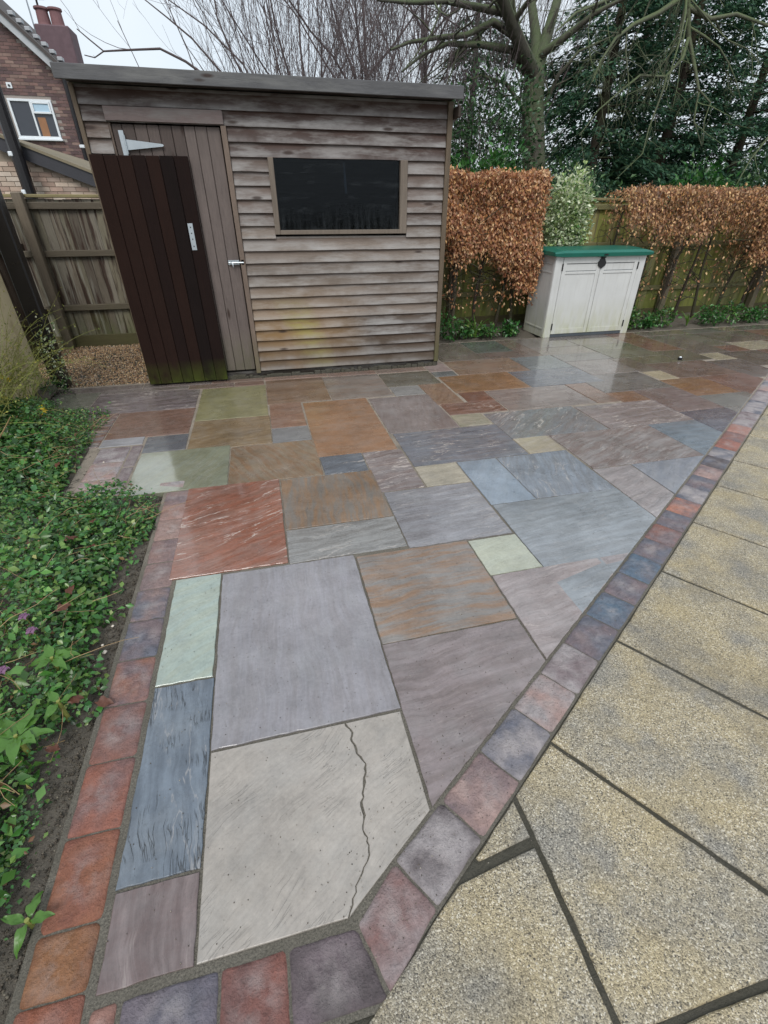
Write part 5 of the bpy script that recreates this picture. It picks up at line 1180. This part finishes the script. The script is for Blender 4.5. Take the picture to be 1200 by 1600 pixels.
# broad leaved rosettes
def gp_(px_, py_, z=0.0):
    d = right*((px_-600)/725.5)-up*((py_-800)/725.5)+fwd; return CP+d*((z-1.48)/d.z)
def big_leaf(mb, a, L, W, rise, droop, roll=0.0):
    c, s_ = math.cos(a), math.sin(a); vs = []; ns = 8
    for j in range(ns):
        t = j/(ns-1); w = W*max(.06, math.sin(math.pi*min(1, t**.75*.97+.03))**.8)*(.35 if t < .15 else 1); r = L*t; z = rise*t-droop*t*t
        for q, dz in ((-1, .18), (-.5, .05), (0, -.05), (.5, .05), (1, .18)):
            ww = q*w/2*(1+.10*math.sin(j*2.4+q)); vs.append((c*r-s_*ww, s_*r+c*ww, z+dz*w*.5+roll*ww+.004*math.sin(j*1.9+q*3)))
    mb.add(vs, [(j*5+i, j*5+i+1, j*5+i+6, j*5+i+5) for j in range(ns-1) for i in range(4)])
def rosette(px_, py_, size, n_, lb, seed, z=.11):
    random.seed(seed); p = gp_(px_, py_, z); root = empty('rosette_plant', (p.x, p.y, z)); tag(root, lb, 'plant', 'broad leaved rosettes in the left bed')
    MB().tube([(0, 0, -.1), (0, 0, .01)], [.008, .006], 6).build('stem', M['jas'], root)
    for k in range(n_):
        mb = MB(); big_leaf(mb, 2*math.pi*k/n_+random.uniform(-.3, .3), size*random.uniform(.75, 1.15), size*random.uniform(.36, .46), random.uniform(.02, .05), random.uniform(.02, .07), random.uniform(-.2, .2))
        mb.build('leaf', M['rosette'], root, smooth=True)
rosette(82, 1030, .085, 6, 'fresh green rosette of broad leaves below the pink flowers', 5); rosette(26, 1152, .105, 8, 'largest rosette with light green toothed leaves at the left edge', 8)
rosette(92, 1098, .07, 3, 'small rosette of three leaves between the two larger ones', 9, .09); rosette(2, 970, .08, 5, 'broad green leaves cut by the left edge beside the pink flowers', 11); rosette(44, 1440, .06, 4, 'small dark green rosette at the bottom left by the bare soil', 12, .02)
random.seed(77)
for px_, py_, lb in ((36, 962, 'upper pink hellebore flower in the left bed'), (48, 984, 'lower and larger pink hellebore flower in the left bed'), (3, 1046, 'pink flower cut by the left edge of the photo')):
    p = gp_(px_, py_, .15); root = empty('hellebore_flower', (p.x, p.y, .15)); tag(root, lb, 'flower', 'pink flowers in the left bed')
    MB().tube([(0, 0, -.15), (.01, 0, -.05), (0, 0, .0)], .0022, 5).build('stem', M['jas'], root)
    for k in range(5):
        mb = MB(); big_leaf(mb, 2*math.pi*k/5+.3, .021, .019, .006, .014); mb.build('petal', M['pink'], root, smooth=True)
# fallen brown leaves
fl_ = [(145, 812, 'orange fallen leaf on the ivy near the inner patio corner'), (150, 852, 'reddish fallen leaf on the ivy left of the bare soil'), (88, 900, 'curled pale orange fallen leaf in the middle of the ivy'), (108, 916, 'brown fallen leaf just right of the curled pale one'),
       (86, 955, 'small orange fallen leaf beside the pink flowers'), (106, 1098, 'tiny rust coloured leaf beside the small rosette'), (40, 818, 'large dark brown dead leaf in the ivy at left'), (60, 806, 'brown dead leaf right of the large dark one'), (72, 776, 'tan dead leaf higher up in the ivy'), (100, 845, 'red brown leaf half hidden in the ivy'),
       (92, 722, 'brown leaf in the ivy below the wispy shrub'), (64, 690, 'dull brown leaf under the yellow flowering shrub'), (95, 1170, 'brown shrivelled leaf on soil right of the largest rosette'), (148, 1098, 'dark red leaf lying against the brick edging')]
for px_, py_, lb in fl_:
    z = .14 if px_ < 130 and py_ < 1080 else .10; 
    if px_ > 130: z = .02 if py_ > 1000 else .14
    p = gp_(px_, py_, z); mb = MB(); big_leaf(mb, random.uniform(0, 6.28), random.uniform(.04, .062), random.uniform(.028, .04), random.uniform(.0, .015), random.uniform(0, .03), .3)
    o = mb.build('fallen_leaf', M['litter'], smooth=True); o.location = p; tag(o, lb, 'leaf', 'fallen brown leaves in the left bed')

# wispy yellow flowering shrub at the far left
root = empty('winter_jasmine', (-2.12, 4.35, 0)); tag(root, 'wispy green stemmed shrub with small yellow flowers in front of the beige wall', 'shrub')
mb = MB(); P = []; U = []
for k in range(260):
    p = Vector((random.uniform(-.45, .12), random.uniform(-.9, .5), random.uniform(0, .2))); pts = wander(p, (random.uniform(-.2, .55), random.uniform(-.5, .5), random.uniform(.5, 1.3)), random.uniform(.45, 1.0), 8, .16, -.14)
    mb.tube(pts, [.0034-.0003*i for i in range(len(pts))], 3, False)
    for q in pts[2:]:
        for _ in range(2): P.append(q+Vector([random.gauss(0, .018) for _ in range(3)])); U.append([random.gauss(0, 1) for _ in range(3)])
mb.build('stems', M['jas'], root, kind='stuff'); P = np.array([tuple(p) for p in P]); L = RNG.uniform(.012, .028, len(P))
leaves('foliage', P, np.array(U), rdir(len(P), .6), L, L*.4, m_leaf('jasmine_leaf', [(100, 116, 52), (140, 144, 72), (176, 168, 84), (80, 98, 52)], .5, .3), root)['kind'] = 'stuff'
for px_, py_, Yq in ((66, 636, 4.1), (70, 641, 4.1), (65, 645, 4.1), (41, 637, 4.15), (36, 648, 4.1), (44, 661, 4.0), (14, 593, 4.4), (2, 588, 4.45), (8, 622, 4.3), (26, 668, 4.0)):
    p = at(px_, py_, Yq)-Vector((-2.12, 4.35, 0)); f = MB()
    for k in range(5):
        a = 2*math.pi*k/5; c, s_ = math.cos(a), math.sin(a); f.add([(p.x, p.y, p.z), (p.x+.013*c-.008*s_, p.y-.006, p.z+.013*s_+.008*c), (p.x+.024*c, p.y-.008, p.z+.024*s_), (p.x+.013*c+.008*s_, p.y-.006, p.z+.013*s_-.008*c)], [(0, 1, 2, 3)])
    f.build('flower', M['yellow'], root)
# dry cut stems lower left of it
root = empty('dry_stems', (-2.0, 3.4, 0)); tag(root, 'bundle of dry beige cut stems at the left edge above the ivy', 'stems')
for k in range(9):
    MB().tube(wander((random.uniform(-.25, .05), random.uniform(-.4, .3), .05), (random.uniform(.1, .6), random.uniform(-.4, .4), random.uniform(.25, .7)), random.uniform(.3, .6), 4, .08), [.006, .005, .005, .004, .003], 5).build('stem', M['dry'], root)
# climbing pale leaves at the foot of the black post
bush('ivy_plant', 'small pale leaved climber growing up the foot of the black post', 'plant', (-2.0, 5.16, .28), (.10, .07, .32), 260, 'varieg', .03, LEAF4, stems=2, seed=60, hollow=.1)
bush('leafy_plant', 'grassy green tuft at the foot of the black post beside the gravel', 'plant', (-2.02, 4.98, .06), (.14, .10, .12), 200, 'ivy', .05, DIAM, stems=0, seed=61, hollow=.1, aspect=.2)
